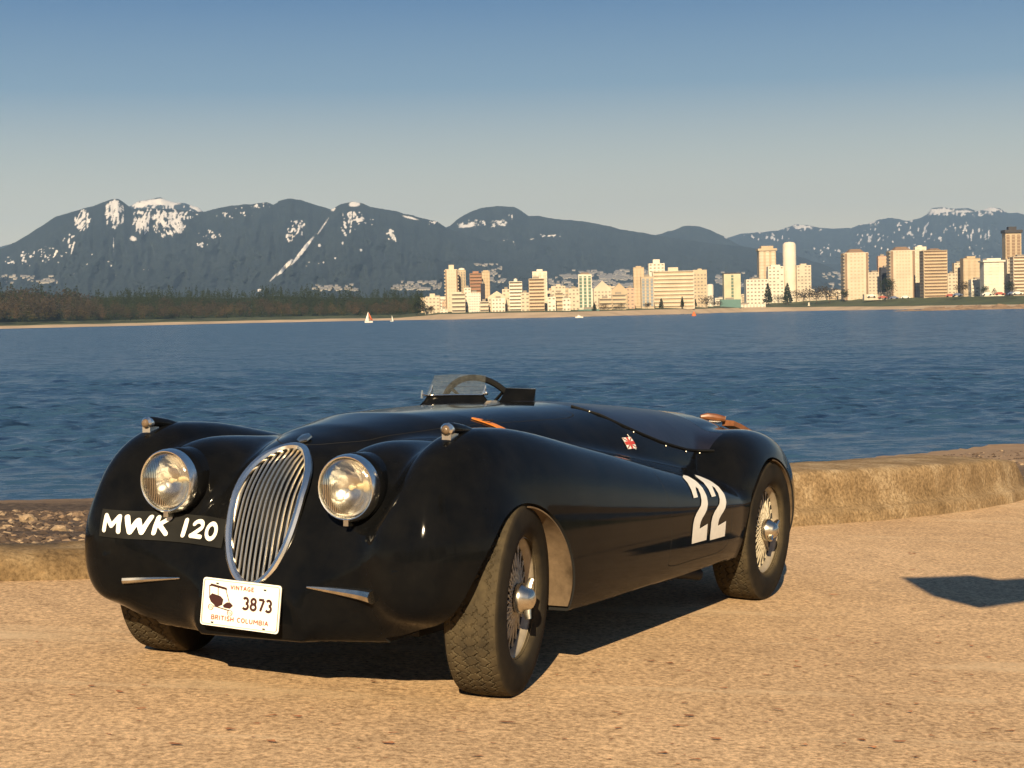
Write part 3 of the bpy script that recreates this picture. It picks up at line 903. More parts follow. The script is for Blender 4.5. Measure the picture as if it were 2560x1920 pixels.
ch.box(-1.9, -.25, -.30, .30, .17, .21); ch.box(.10, .20, -.45, .45, .22, .27)
for s_ in (1, -1):
    ch.tube([(0, s_ * .3, .26), (0, s_ * .60, .28)], .022, 8); ch.tube([(-2.591, 0, .30), (-2.591, s_ * .58, .30)], .035, 10)
ch.lathe([(.001, -.10), (.10, -.08), (.13, 0), (.10, .08), (.001, .10)], 16, 'y', (-2.591, 0, .29))
cobj(ch, 'chassis', M_chassis, car, False, None, False)
ex = MB(); ex.tube([(-1.0, .42, .17), (-2.0, .50, .165), (-2.12, .56, .15)], .026, 12); ex.tube([(-1.1, .40, .19), (-1.7, .42, .19)], .05, 14)
cobj(ex, 'exhaust_pipe', M_chassis, car, True, 40, False)
# dark box panel seen between the sill and the rear wheel
bx = MB(); bx.box(-2.10, -2.06, .50, .72, .29, .50); cobj(bx, 'splash_panel', M_chassis, car, False)

# small windscreen in front of the driver
def scr(u, v, x): return car_px(u, v, 0, x)
XS = -1.44
cw = MB()                                      # cowl that carries the screen
bl, br_, tr_, tl = scr(1030, 1030, XS + .05), scr(1240, 1024, XS + .05), scr(1206, 987, XS), scr(1068, 989, XS)
bl2, br2 = scr(1030, 1022, XS - .16), scr(1240, 1015, XS - .16)
def cowl():
    v, f = [], []
    n = 12
    for i in range(n + 1):
        t = i / n; s = math.sin(math.pi * t)
        b0 = bl + (br_ - bl) * t + np.array([.06 * s, 0, -.02]); p1 = tl + (tr_ - tl) * t + np.array([.0 * s, 0, .0])
        b1 = bl2 + (br2 - bl2) * t + np.array([0, 0, -.02])
        mid = (b0 * .45 + p1 * .55) + np.array([-.012, 0, .0])
        v += [b0, mid, p1, p1 + np.array([-.012, 0, -.002]), b1]
    for i in range(n):
        for k in range(4):
            a = i * 5 + k; f.append((a, a + 5, a + 6, a + 1))
    return v, f
v, f = cowl(); cw.add(v, f); cobj(cw, 'screen_cowl', M_paint, car, True, 50, False)
ws = MB()
g0, g1, g2, g3 = scr(1066, 988, XS), scr(1210, 986, XS), scr(1214, 938, XS - .02), scr(1086, 938, XS - .02)
pts = []
n = 8
front, rear_ = [], []
for i in range(n + 1):
    t = i / n
    top = g3 + (g2 - g3) * t + np.array([0, 0, .004 * math.sin(math.pi * t)])
    bot = g0 + (g1 - g0) * t
    front += [bot, top]; rear_ += [bot - [.004, 0, 0], top - [.004, 0, 0]]
nn = len(front)
ws.add(front + rear_, [(2 * i, 2 * i + 2, 2 * i + 3, 2 * i + 1) for i in range(n)] + [(nn + 2 * i, nn + 2 * i + 1, nn + 2 * i + 3, nn + 2 * i + 2) for i in range(n)])
wso = cobj(ws, 'windscreen', M_screen, car, False, None, False)
fr = MB(); fr.tube([scr(1062, 989, XS + .004), scr(1135, 987, XS + .006), scr(1214, 987, XS + .004)], .0035, 6); cobj(fr, 'frame', M_chrome, wso, True, 40, False)
for (u0, v0, u1, v1) in ((1073, 988, 1081, 962), (1207, 986, 1214, 963)):
    k_ = MB(); k_.tube([scr(u0, v0, XS + .008), scr((u0 + u1) / 2 + 2, (v0 + v1) / 2, XS + .008), scr(u1, v1, XS + .004)], [.0065, .005, .0025], 6)
    p = scr(u0 + (-18 if u0 < 1100 else 8), v0 - 3, XS + .01)
    k_.tube([scr(u0, v0, XS + .01), p], .004, 6)
    if u0 < 1100: k_.tube([p + [0, 0, -.018], p + [0, 0, .016]], [.006, .004], 6)
    else: k_.lathe([(.001, .008), (.008, .006), (.009, -.004)], 10, 'x', tuple(p))
    cobj(k_, 'bracket', M_chrome, wso, True, 40, False)
# steering wheel
sw = MB(); c0 = np.array([-1.70, -.315, .800]); ax_ = np.array([-.90, 0, .42]); ax_ /= np.linalg.norm(ax_)
e1 = np.array([0, 1., 0]); e2 = np.cross(ax_, e1)
rr = .185
sw.tube([c0 + rr * (math.cos(t) * e1 + math.sin(t) * e2) for t in np.linspace(0, 2 * math.pi, 49)[:-1]], .0135, 8, closed=True)
for k in range(4):
    t = R(45 + 90 * k); sw.tube([c0, c0 + rr * (math.cos(t) * e1 + math.sin(t) * e2)], .007, 5)
sw.tube([c0 - ax_ * .02, c0 - ax_ * -.01], .03, 12); sw.tube([c0, c0 - ax_ * .30], .018, 8)
cobj(sw, 'steering_wheel', M_black, car, True, 40, False)
# dark box mirror housing beside the screen
XB = -1.46
a_, b_2, c_2, d_2 = scr(1248, 1018, XB), scr(1338, 1036, XB), scr(1340, 973, XB), scr(1266, 970, XB)
mbx = MB(); dd = np.array([-.07, -.035, 0]); nb = np.array([.05, 0, -.02])
mbx.add([a_ + nb, b_2 + nb, c_2, d_2, a_ + dd, b_2 + dd, c_2 + dd * .8, d_2 + dd * .8], [(0, 1, 2, 3), (7, 6, 5, 4), (0, 4, 5, 1), (1, 5, 6, 2), (2, 6, 7, 3), (3, 7, 4, 0)])
cobj(mbx, 'mirror_housing', M_paint, car, False, None, False)

# bonnet straps
def strap(sgn):
    P_ = [(-.42 - .0 * k, sgn * y, 1.2) for k, y in enumerate((.275, .30, .325, .35, .375, .40, .425))]
    P_ = [(-.50 - .10 * k / 6, sgn * y, 1.2) for k, y in enumerate((.28, .30, .32, .34, .36, .38, .40))]
    Q_, g, _ = snap(P_, (0, 0, -1), .006)
    v, f = [], []
    for i, q in enumerate(Q_):
        w_ = .017 if i else .008
        for dx in (-w_, w_):
            v.append(q + [dx, 0, 0]); v.append(q + [dx, 0, 0] - g[i] * .005)
    for i in range(len(Q_) - 1):
        a = i * 4; c__ = a + 4
        f += [(a, a + 2, c__ + 2, c__), (a + 1, c__ + 1, c__ + 3, a + 3), (a, c__, c__ + 1, a + 1), (a + 2, a + 3, c__ + 3, c__ + 2)]
    f += [(0, 1, 3, 2), (len(v) - 4, len(v) - 2, len(v) - 1, len(v) - 3)]
    s = MB(); s.add(v, f); so = cobj(s, 'bonnet_strap', M_orange, car, False)
    bk = MB(); q = Q_[2]; bk.tube([q + [-.021, -.012, .004], q + [.021, -.012, .004], q + [.021, .012, .004], q + [-.021, .012, .004]], .003, 6, closed=True); cobj(bk, 'buckle', M_chassis, so)
for s_ in (1, -1): strap(s_)
bd = MB(); P_ = [(x, .75, z - .004) for x, z in [(-1.345, .875), (-1.385, .842), (-1.46, .795), (-1.58, .756), (-1.70, .725), (-1.83, .700), (-1.95, .680), (-2.05, .671), (-2.12, .668)]]
Q_, g, hit = snap(P_, (0, -1, .0), .002)
Q_ = [q for q, h_ in zip(Q_, hit) if h_]
bd.tube(Q_, .0062, 6); cobj(bd, 'tonneau_binding', M_black)
sp_ = MB(); Q_, g, hit = snap([(-1.43, 1.0, .70 + .012 * k) for k in range(6)], (0, -1, 0), .001); sp_.tube([q for q in Q_], .0022, 5); cobj(sp_, 'cowl_seam_highlight', M_chrome_old)  # thin metal tube standing for the highlight along the cowl seam
# tonneau snaps
for (x, z) in ((-1.36, .85), (-1.50, .765), (-1.74, .700), (-1.93, .668), (-2.06, .655)):
    Q_, g, hit = snap([(x, 1.0, z)], (0, -1, 0), .002)
    if hit[0]:
        s = MB(); s.lathe([(.0050, 0), (.004, .003), (.001, .004)], 8, 'y', tuple(Q_[0])); cobj(s, 'snap_fastener', M_chrome_old)
# brown leather roll behind the cockpit and the strap that runs down the tail
def bpt(u, v, x):                              # pixel on the plane x of the car, in the body frame
    return c2b(car_px(u, v, 0, x))[0]
lr = MB(); lr.tube([bpt(1751, 1042, -2.84), bpt(1768, 1041, -2.86), bpt(1790, 1044, -2.88), bpt(1812, 1048, -2.90)], [.010, .018, .019, .014], 10); cobj(lr, 'leather_roll', M_brown)
lb = MB(); lb.tube([bpt(1772, 1054, -2.86), bpt(1795, 1056, -2.88), bpt(1811, 1050, -2.90), bpt(1814, 1040, -2.90)], [.004, .007, .006, .003], 6); cobj(lb, 'roll_buckle', M_chrome)
st = MB()
tp = [bpt(1820, 1054, -2.92), bpt(1840, 1063, -2.98), bpt(1862, 1076, -3.04), bpt(1884, 1088, -3.10), bpt(1898, 1096, -3.14), bpt(1908, 1112, -3.18)]
v, f = [], []
for q in tp:
    for dy in (-.03, .03): v += [q + [0, dy, .007 + dy * -.1], q + [0, dy, -.02]]
for i in range(len(tp) - 1):
    a = i * 4; c__ = a + 4
    f += [(a, a + 2, c__ + 2, c__), (a + 1, c__ + 1, c__ + 3, a + 3), (a, c__, c__ + 1, a + 1), (a + 2, a + 3, c__ + 3, c__ + 2)]
f += [(0, 1, 3, 2), (len(v) - 4, len(v) - 2, len(v) - 1, len(v) - 3)]
st.add(v, f); cobj(st, 'boot_strap', M_brown)
# ------------------------------------------------------------------ pavement, kerb, wall, beach, water
ZW = -2.6                                      # sea level
def make_pavement():
    t = NT('sandy worn pavement'); c = t.coord()
    big = t.noise(.55, 5, .6, c); mid = t.noise(5.5, 6, .62, c); fine = t.noise(48, 5, .8, c); grain = t.noise(170, 2, .6, c)
    c1 = t.ramp(big, [(.30, (.445, .305, .182)), (.52, (.505, .350, .210)), (.75, (.565, .400, .250))])
    c2 = t.mix(c1, t.ramp(mid, [(.3, (.70, .68, .66)), (.7, (1.18, 1.16, 1.12))]), .45, 'MULTIPLY')
    c3 = t.mix(c2, t.ramp(fine, [(.36, (.50, .45, .38)), (.50, (1.0, 1.0, 1.0)), (.64, (1.55, 1.52, 1.46))]), 1.0, 'MULTIPLY')
    # pale rubbed streaks and a few darker stains
    cs = t.coord('Object', (.35, 2.2, 1), (0, 0, R(22)))
    st = t.noise(1.1, 6, .7, cs)
    c4 = t.mix(c3, (.60, .45, .29), t.ramp(st, [(.57, 0.0), (.70, .75)]))
    sn = t.noise(2.4, 5, .7, t.coord('Object', (1.6, .9, 1)))
    c5 = t.mix(c4, (.24, .155, .09), t.ramp(sn, [(.64, 0.0), (.80, .30)]))
    sp = t.node('ShaderNodeTexVoronoi'); sp.inputs['Scale'].default_value = 34; t.l.new(c.outputs[0], sp.inputs[0])
    c6 = t.mix(c5, (.13, .075, .045), t.ramp(sp, [(.0, .75), (.10, .0)]))
    h = t.math('ADD', t.math('MULTIPLY', mid, .6), t.math('MULTIPLY', grain, .5))
    t.set(col=c6.outputs[2], rough=.9, spec=.25, nor=t.bump(t.math('ADD', h, fine), .55, .006))
    return t.m
M_pave = make_pavement()
# pavement sheet (tilted like the car park it is), its seaward edge follows the kerb
EDGE = [(-9, 7.25), (-2.25, 7.80), (-1.90, 7.98), (0.2, 9.9), (1.75, 11.28), (2.41, 11.86), (3.15, 12.70), (4.3, 14.8), (5.5, 18.0), (12, 24)]
def edge_y_at(x): return float(np.interp(x, [p[0] for p in EDGE], [p[1] for p in EDGE]))
xs = np.arange(-12, 12.01, .25); v, q = [], []
for x in xs:
    ye = edge_y_at(x)
    for k in range(41):
        y = -14 + (ye + 14) * k / 40
        v.append((x, y, ground_z(x, y)))
for i in range(len(xs) - 1):
    for k in range(40): q.append((i * 41 + k, (i + 1) * 41 + k, (i + 1) * 41 + k + 1, i * 41 + k + 1))
pv = fast_mesh('pavement', v, q, M_pave, smooth=False); tag(pv, kind='structure')

def make_concrete(name, c0, c1, c2, sc=3.0):
    t = NT(name); c = t.coord()
    a = t.ramp(t.noise(sc, 6, .68, c), [(.30, c0), (.52, c1), (.72, c2)])
    b = t.mix(a, t.ramp(t.noise(48, 4, .7, c), [(.33, (.50, .46, .40)), (.52, (1, 1, 1)), (.70, (1.35, 1.30, 1.22))]), .85, 'MULTIPLY')
    vs = t.coord('Object', (5, 5, .8)); d = t.mix(b, (.17, .095, .03), t.ramp(t.noise(2.0, 5, .7, vs), [(.56, 0.0), (.72, .35)]))
    h = t.math('ADD', t.noise(30, 5, .7, c), t.noise(7, 5, .6, c))
    t.set(col=d.outputs[2], rough=.92, spec=.2, nor=t.bump(h, .8, .012))
    return t.m
M_wall = make_concrete('weathered ochre concrete', (.165, .110, .056), (.260, .182, .100), (.42, .325, .205))
M_kerb = make_concrete('mossy worn kerb concrete', (.11, .072, .036), (.19, .13, .068), (.31, .23, .135), 4.5)

def ribbon(name, path, prof, mat, jit=0.004, seg=.06):
    """path: ground points (x, y, height scale) ; prof: (offset to sea, height)"""
    pts = []
    for (a, b) in zip(path[:-1], path[1:]):
        L = math.dist(a[:2], b[:2]); n = max(1, int(L / seg))
        for k in range(n): pts.append([a[j] + (b[j] - a[j]) * k / n for j in range(3)])
    pts.append(list(path[-1]))
    v, q = [], []
    m_ = len(prof)
    for i, p in enumerate(pts):
        a = pts[max(i - 1, 0)]; b = pts[min(i + 1, len(pts) - 1)]
        d = np.array([b[0] - a[0], b[1] - a[1]]); d /= np.linalg.norm(d); nrm = np.array([-d[1], d[0]])
        for k, (o, h) in enumerate(prof):
            jx = mnoise.noise((p[0] * 3.1, p[1] * 3.1, k * 1.7)) * jit * 2 + mnoise.noise((p[0] * 17, p[1] * 17, k * 3.7)) * jit
            jz = mnoise.noise((p[0] * 2.1 + 9, p[1] * 2.1, k * 1.1)) * jit * 2 + mnoise.noise((p[0] * 19, p[1] * 15 + 4, k * 2.7)) * jit
            x = p[0] + nrm[0] * (o + jx); y = p[1] + nrm[1] * (o + jx)
            v.append((x, y, ground_z(x, y) + h * p[2] + (jz if 0 < k < m_ - 1 else 0)))
    for i in range(len(pts) - 1):
        for k in range(m_ - 1): q.append((i * m_ + k, (i + 1) * m_ + k, (i + 1) * m_ + k + 1, i * m_ + k + 1))
    o = fast_mesh(name, v, q, mat, smooth=True)
    o.data.set_sharp_from_angle(angle=R(50))
    return o
# low wall on the right: footing, face, worn round top
WP = [(.30, 9.95, .93), (1.05, 10.62, .95), (1.75, 11.24, 1.0), (2.41, 11.82, 1.0), (3.0, 12.46, 1.0), (3.30, 12.85, .98), (3.75, 13.5, .97), (4.05, 14.05, .85), (4.18, 14.35, .5), (4.25, 14.6, .02)]
wprof = [(0.0, -.10), (.01, .055), (.025, .085), (.060, .095), (.085, .12), (.098, .19), (.108, .275), (.118, .312), (.140, .328), (.20, .333), (.45, .332), (.62, .33), (.72, .325), (.76, .28), (.78, -.8)]
wl_ = ribbon('low_wall', WP, wprof, M_wall, .0035)
tag(wl_, 'low weathered ochre concrete wall with a stepped foot behind the car at right', 'wall')
KP = [(-9, 7.20, .9), (-2.25, 7.76, 1.0), (-1.85, 7.96, 1.0), (-.6, 9.15, 1.02), (.28, 9.93, 1.05)]
kprof = [(0.0, -.10), (.006, .05), (.02, .085), (.05, .108), (.10, .118), (.22, .12), (.36, .118), (.40, .07), (.41, -.4)]
kb_ = ribbon('kerb', KP, kprof, M_kerb, .007)
tag(kb_, kind='structure')

# beach from the kerb down to the sea
def shore_y(x): return 42.0 + .35 * x + 0 * x
def beach_h(x, y):
    ye = edge_y_at(x)
    top = ground_z(x, ye) + .02
    ys = np.interp(x, [-40, -10.5, -5, 0, 6, 10, 13, 20, 40], [39.2, 39.0, 39.6, 41, 43.5, 46.2, 48.6, 53, 66])
    t = np.clip((y - ye) / (ys - ye), 0, 1.6)
    return top + (ZW - top) * (t ** .92) - .02
def make_beach():
    t = NT('beach gravel and sand'); c = t.coord()
    tc = t.node('ShaderNodeTexCoord'); sx = t.node('ShaderNodeSeparateXYZ'); t.l.new(tc.outputs['Object'], sx.inputs[0])
    warp = t.noise(.30, 5, .6, c)
    yy = t.math('ADD', sx.outputs[1], t.math('MULTIPLY', warp, 10.0))
    sand = t.ramp(t.noise(2.2, 6, .7, c), [(.3, (.27, .17, .10)), (.7, (.38, .27, .17))])
    vor = t.node('ShaderNodeTexVoronoi'); vor.inputs['Scale'].default_value = 13; t.l.new(c.outputs[0], vor.inputs[0])
    vor2 = t.node('ShaderNodeTexVoronoi'); vor2.inputs['Scale'].default_value = 31; t.l.new(c.outputs[0], vor2.inputs[0])
    sep = t.node('ShaderNodeSeparateColor'); t.l.new(vor.outputs['Color'], sep.inputs[0])
    grav = t.ramp(sep.outputs[0], [(.0, (.06, .040, .027)), (.5, (.10, .068, .046)), (.8, (.15, .105, .07)), (1.0, (.24, .18, .12))])
    g2 = t.mix(grav, t.ramp(vor2, [(.0, (1.3, 1.25, 1.2)), (.5, (.6, .58, .55))]), .7, 'MULTIPLY')
    # gravel band between two distances, wet darker strip at the water
    fac = t.math('MULTIPLY', t.ramp(t.math('DIVIDE', yy, 60.0), [(.235, 0.0), (.27, 1.0), (.56, 1.0), (.66, .25)]), 1.0)
    spit = t.ramp(t.math('DIVIDE', sx.outputs[0], 20.0), [(.20, 1.0), (.40, .12)])      # the beach turns to plain sand towards the right
    fac = t.math('MULTIPLY', fac, spit)
    col = t.mix(sand, g2, fac)
    wet = t.mix(col, (.10, .066, .046), t.math('MULTIPLY', t.ramp(t.math('DIVIDE', sx.outputs[1], 60.0), [(.50, 0.0), (.66, .75)]), spit))
    h = t.math('ADD', t.noise(25, 4, .7, c), t.math('MULTIPLY', vor, -1.2))
    t.set(col=wet.outputs[2], rough=.85, spec=.3, nor=t.bump(h, .6, .03))
    return t.m
M_beach = make_beach()
xs = np.concatenate([np.linspace(-400, -70, 12), np.linspace(-60, -14, 24), np.linspace(-13.6, 16, 150), np.linspace(17, 70, 24), np.linspace(80, 400, 12)])
v, q = [], []; nY = 90
for x in xs:
    ye = edge_y_at(x) - .35
    for k in range(nY):
        t_ = k / (nY - 1); y = ye + (62 + max(0, x) * .4 - ye) * t_ ** 1.7
        h = beach_h(x, y)
        h += (mnoise.noise((x * .9, y * .9, 0)) * .05 + mnoise.noise((x * 4, y * 4, 3)) * .025) * min(1, max(0, (y - ye - .5) / 1.0))
        if y < edge_y_at(x) + .3: h -= .12
        v.append((x, y, h))
for i in range(len(xs) - 1):
    for k in range(nY - 1): q.append((i * nY + k, (i + 1) * nY + k, (i + 1) * nY + k + 1, i * nY + k + 1))
be = fast_mesh('beach', v, q, M_beach); tag(be, kind='structure')

# stones of the gravel band: the ones big enough to pick out are rocks of their own
M_rock = [simple('pale beach rock', (.30, .215, .135), .9, 0, .35, 5), simple('dark beach rock', (.065, .043, .030), .9, 0, .4, 6), simple('tan beach rock', (.16, .108, .07), .9, 0, .4, 6)]
def rock_mesh(seed, flat=.6):
    bm = bmesh.new(); bmesh.ops.create_icosphere(bm, subdivisions=2, radius=1)
    for w_ in bm.verts:
        n = mnoise.noise(w_.co * 1.1 + Vector((seed * 7.3, 0, 0))) * .55 + mnoise.noise(w_.co * 2.7 + Vector((0, seed * 3.1, 0))) * .2
        w_.co *= 1 + n; w_.co.z *= flat
        for ax in range(3): w_.co[ax] = round(w_.co[ax] * 2.6) / 2.6 * .45 + w_.co[ax] * .55
    me = bpy.data.meshes.new('rock'); bm.to_mesh(me); bm.free(); return me
rmeshes = [rock_mesh(k, .55 + .1 * (k % 3)) for k in range(6)]
big_rocks = [((72, 1300), 46, 0, 'block shaped pale rock on the gravel left of the car'), ((22, 1315), 34, 0, 'pale rock second from the left edge of the gravel'), ((3, 1296), 26, 2, 'tan rock cut by the left edge of the picture'),
             ((150, 1326), 50, 0, 'largest pointed pale rock on the gravel left of the front wing'), ((195, 1290), 36, 2, 'flat tan rock highest on the gravel beside the wing'), ((128, 1350), 26, 0, 'small pale rock under the pointed one'),
             ((88, 1338), 22, 2, 'small tan rock between the block and the pointed rock'), ((205, 1352), 24, 0, 'small pale rock nearest to the black wing'), ((40, 1354), 22, 2, 'tan stone low on the left of the gravel')]
def beach_hit(u, v):
    r = ray(u, v); t_ = 6.0
    for _ in range(4000):
        p = EYE + r * t_
        if p[2] < beach_h(p[0], p[1]) and p[1] > edge_y_at(p[0]): return p
        t_ *= 1.0015
    return None
for (u, v_), w_, mi, lab in big_rocks:
    p = beach_hit(u, v_ + 8)
    if p is None: continue
    s_ = w_ / F * p[1] * .5
    me = rmeshes[rng.randrange(6)].copy(); me.materials.append(M_rock[mi])
    o = bpy.data.objects.new('rock', me); COL.objects.link(o)
    o.location = (p[0], p[1], p[2] + s_ * .25); o.scale = (s_, s_ * .9, s_ * rng.uniform(.8, 1.05)); o.rotation_euler = (rng.uniform(-.2, .2), rng.uniform(-.2, .2), rng.uniform(0, 6))
    tag(o, lab, 'rock')
# small stones: uncountable
v, f, mi = [], [], []
base = []
bm = bmesh.new(); bmesh.ops.create_icosphere(bm, subdivisions=1, radius=1)
bv = np.array([w_.co[:] for w_ in bm.verts]); bf = np.array([[w_.index for w_ in fc.verts] for fc in bm.faces]); bm.free()
VV, FF, MI = [], [], []
cnt = 0
for k in range(5200):
    if k % 3: u = rng.uniform(-60, 300); 
    else: u = rng.uniform(1850, 2560)
    if k % 3: Y = rng.uniform(10.5, 22) ** 1.0
    else: Y = rng.uniform(24, 42)
    p = at(u, 1200, Y); x, y = p[0], p[1]
    if y < edge_y_at(x) + 1.6: continue
    dens = mnoise.noise((x * .5, y * .5, 5)) + .25
    if rng.random() > dens + .55: continue
    s_ = rng.choice([.010, .014, .018, .022, .03, .045])
    z = beach_h(x, y)
    a = rng.uniform(0, 6.28); ca, sa = math.cos(a), math.sin(a)
    jit = 1 + nrg.uniform(-.3, .3, (len(bv), 1))
    pts = bv * jit * [s_ * rng.uniform(.8, 1.5), s_ * rng.uniform(.7, 1.1), s_ * rng.uniform(.4, .8)]
    pts = np.stack([pts[:, 0] * ca - pts[:, 1] * sa + x, pts[:, 0] * sa + pts[:, 1] * ca + y, pts[:, 2] + z + s_ * .15], 1)
    VV.append(pts); FF.append(bf + cnt * len(bv)); MI += [rng.choices([0, 1, 2], [.10, .66, .24])[0]] * len(bf); cnt += 1
g_ = fast_mesh('gravel_stones', np.concatenate(VV), np.concatenate(FF), M_rock[0], smooth=False)
g_.data.materials.append(M_rock[1]); g_.data.materials.append(M_rock[2]); g_.data.polygons.foreach_set('material_index', np.array(MI, np.int32))
tag(g_, kind='stuff')

# fallen leaf bits and grit on the pavement
M_leaf = simple('dry leaf scraps', (.20, .085, .038), .8, 0, .4, 40)
VV, FF = [], []; cnt = 0
for k in range(1100):
    u, v_ = rng.uniform(20, 2550), rng.uniform(1330, 1915)
    if 260 < u < 1980 and v_ < 1650: continue
    if rng.random() > .25 + .75 * (u / 2560) ** 1.3 * (.3 + (v_ - 1330) / 585): continue
    p = on_ground(u, v_); s_ = rng.choice([.003, .003, .004, .005, .007, .010]) * rng.uniform(.7, 1.2); a = rng.uniform(-.5, .5)
    L_, W_ = s_ * rng.uniform(1.0, 2.6), s_ * .55
    n = 6; z0 = .004 + s_ * .1
    pts = [(L_ * math.cos(2 * math.pi * i / n) * math.cos(a) - W_ * math.sin(2 * math.pi * i / n) * math.sin(a), L_ * math.cos(2 * math.pi * i / n) * math.sin(a) + W_ * math.sin(2 * math.pi * i / n) * math.cos(a)) for i in range(n)]
    VV += [(p[0] + x, p[1] + y, ground_z(p[0] + x, p[1] + y) + z0 + rng.uniform(0, s_ * .5)) for x, y in pts]
    FF += [(cnt + 0, cnt + 1, cnt + 2, cnt + 3), (cnt + 0, cnt + 3, cnt + 4, cnt + 5)]; cnt += n
lf = fast_mesh('leaf_litter', VV, FF, M_leaf, smooth=False); tag(lf, kind='stuff')

# invented sign, cut to throw the shadow on the pavement at right; it stands just outside the picture
M_sign = simple('invented sign board', (.12, .075, .045), .8)
M_post = simple('galvanised post', (.35, .35, .34), .5, .6)
def back_to_sun(p, h):                         # where a thing at height h must be to shade ground point p
    k = h / -SUNV[2]
    return p - SUNV * k
sh = [(2255, 1446), (2330, 1444), (2430, 1440), (2500, 1451), (2570, 1447), (2680, 1446), (2700, 1500), (2570, 1504), (2450, 1521), (2330, 1490)]
pts = []
P0 = on_ground(2460, 1480); c0 = back_to_sun(P0, 2.35)
for u, v_ in sh:
    g0 = on_ground(u, v_)
    # intersect the ray to the sun with the vertical plane y = c0.y
    k = (g0[1] - c0[1]) / SUNV[1]
    pts.append(g0 - SUNV * k)
sgn_ = empty('added_shadow_sign', (2.75, c0[1] + .05, ground_z(2.75, c0[1] + .05)))
tag(sgn_, 'invented pointed sign board, unseen right of the view, added to shade the pavement', 'sign')
b_ = MB(); n = len(pts)
b_.add([p for p in pts] + [p + np.array([0, .03, 0]) for p in pts], [tuple(range(n)), tuple(range(2 * n - 1, n - 1, -1))] + [(i, n + i, n + (i + 1) % n, (i + 1) % n) for i in range(n)])
b_.v = [(a - sgn_.location[0], b - sgn_.location[1], c_ - sgn_.location[2]) for a, b, c_ in b_.v]
b_.build('board', M_sign, sgn_)
b_ = MB(); b_.tube([(0, 0, -.1), (0, 0, 3.0)], .035, 12); b_.build('post', M_post, sgn_, True, 40)

# sea: real waves near the shore, finer ripple in the material
def make_water():
    """wind ripple as a field of slopes, so that it stays rough however far away it is seen"""
    t = NT('wind rippled sea')
    c1 = t.coord('Object', (.42, 1.0, 1), (0, 0, R(-6))); c2 = t.coord('Object', (.5, 1.2, 1), (0, 0, R(12)))
    n1 = t.noise(.75, 8, .80, c1); n2 = t.noise(2.4, 5, .74, c2); n3 = t.noise(.030, 5, .6, c1)
    def ch(n):
        sp = t.node('ShaderNodeSeparateColor'); t.l.new(n.outputs['Color'], sp.inputs[0]); return sp
    a, b_ = ch(n1), ch(n2)
    gust = t.ramp(n3, [(.32, .9), (.68, 1.12)])
    def slope(i, k1, k2):
        m1 = t.math('MULTIPLY', t.math('SUBTRACT', a.outputs[i], .5), k1); m2 = t.math('MULTIPLY', t.math('SUBTRACT', b_.outputs[i], .5), k2)
        return t.math('MULTIPLY', t.math('ADD', m1, m2), gust)
    cb = t.node('ShaderNodeCombineXYZ'); t.l.new(slope(0, 1.4, 1.2).outputs[0], cb.inputs[0]); t.l.new(slope(1, 3.2, 2.6).outputs[0], cb.inputs[1])
    geo = t.node('ShaderNodeNewGeometry')
    ad = t.node('ShaderNodeVectorMath', operation='ADD'); t.l.new(geo.outputs['Normal'], ad.inputs[0]); t.l.new(cb.outputs[0], ad.inputs[1])
    nm = t.node('ShaderNodeVectorMath', operation='NORMALIZE'); t.l.new(ad.outputs[0], nm.inputs[0])
    t.set(col=t.ramp(n3, [(.3, (.022, .054, .104)), (.7, (.028, .066, .118))]), rough=.25, spec=.5, ior=1.33, nor=nm.outputs[0])
    return t.m
M_water = make_water()
ys = [30.0]
while ys[-1] < 2600: ys.append(ys[-1] * 1.0042 if ys[-1] < 260 else ys[-1] * 1.03)
ys = np.array(ys); nX = 420
A = np.linspace(-.42, .42, nX)
comps = []
wr = np.random.default_rng(3)
for k in range(46):
    lam = .6 * (1.13 ** wr.uniform(0, 11)); th = wr.normal(math.pi / 2 + .12, .55); comps.append((2 * math.pi / lam * math.cos(th), 2 * math.pi / lam * math.sin(th), wr.uniform(0, 6.28), .0095 * lam ** .45, lam))
X = ys[:, None] * A[None, :]; Yg = np.repeat(ys[:, None], nX, 1); Z = np.zeros_like(X)
dy = np.gradient(ys)[:, None]
for kx, ky, ph, am, lam in comps:
    wgt = np.clip((lam - 2.2 * dy) / (2.0 * dy), 0, 1)
    wgt = wgt * np.clip((lam - 2.2 * (X[:, 1] - X[:, 0])[:, None]) / 1.0, 0, 1)
    Z += wgt * am * np.sin(kx * X + ky * Yg + ph)
Z = Z + .35 * np.abs(Z) - .01
sh_ = np.clip((Yg - 44 - .35 * X) / 14, 0.25, 1)
Z = ZW + Z * sh_
# two low breakers coming in
for yo, am, wd in ((48.5, .11, .8), (54.5, .07, .9), (62, .045, 1.0)):
    s0 = Yg - yo - .42 * X - 1.2 * np.sin(X * .21 + yo)
    Z += am * np.exp(-(s0 / wd) ** 2) * (.55 + .45 * np.sin(X * .33 + yo * 2))
v = np.stack([X, Yg, Z], 2).reshape(-1, 3)
I, J = np.meshgrid(np.arange(len(ys) - 1), np.arange(nX - 1), indexing='ij')
a = (I * nX + J).ravel()
sea = fast_mesh('water', v, np.stack([a, a + 1, a + nX + 1, a + nX], 1), M_water); tag(sea, kind='structure')

for sg in (-1, 1):                             # the bay goes on to both sides
    v = [(sg * .419 * 30, 30, ZW), (sg * .419 * 2600, 2600, ZW), (sg * 6000, 2600, ZW), (sg * 900, 30, ZW)]
    o = fast_mesh('water', v, [(0, 1, 2, 3)] if sg < 0 else [(0, 3, 2, 1)], M_water, smooth=False); tag(o, kind='structure')
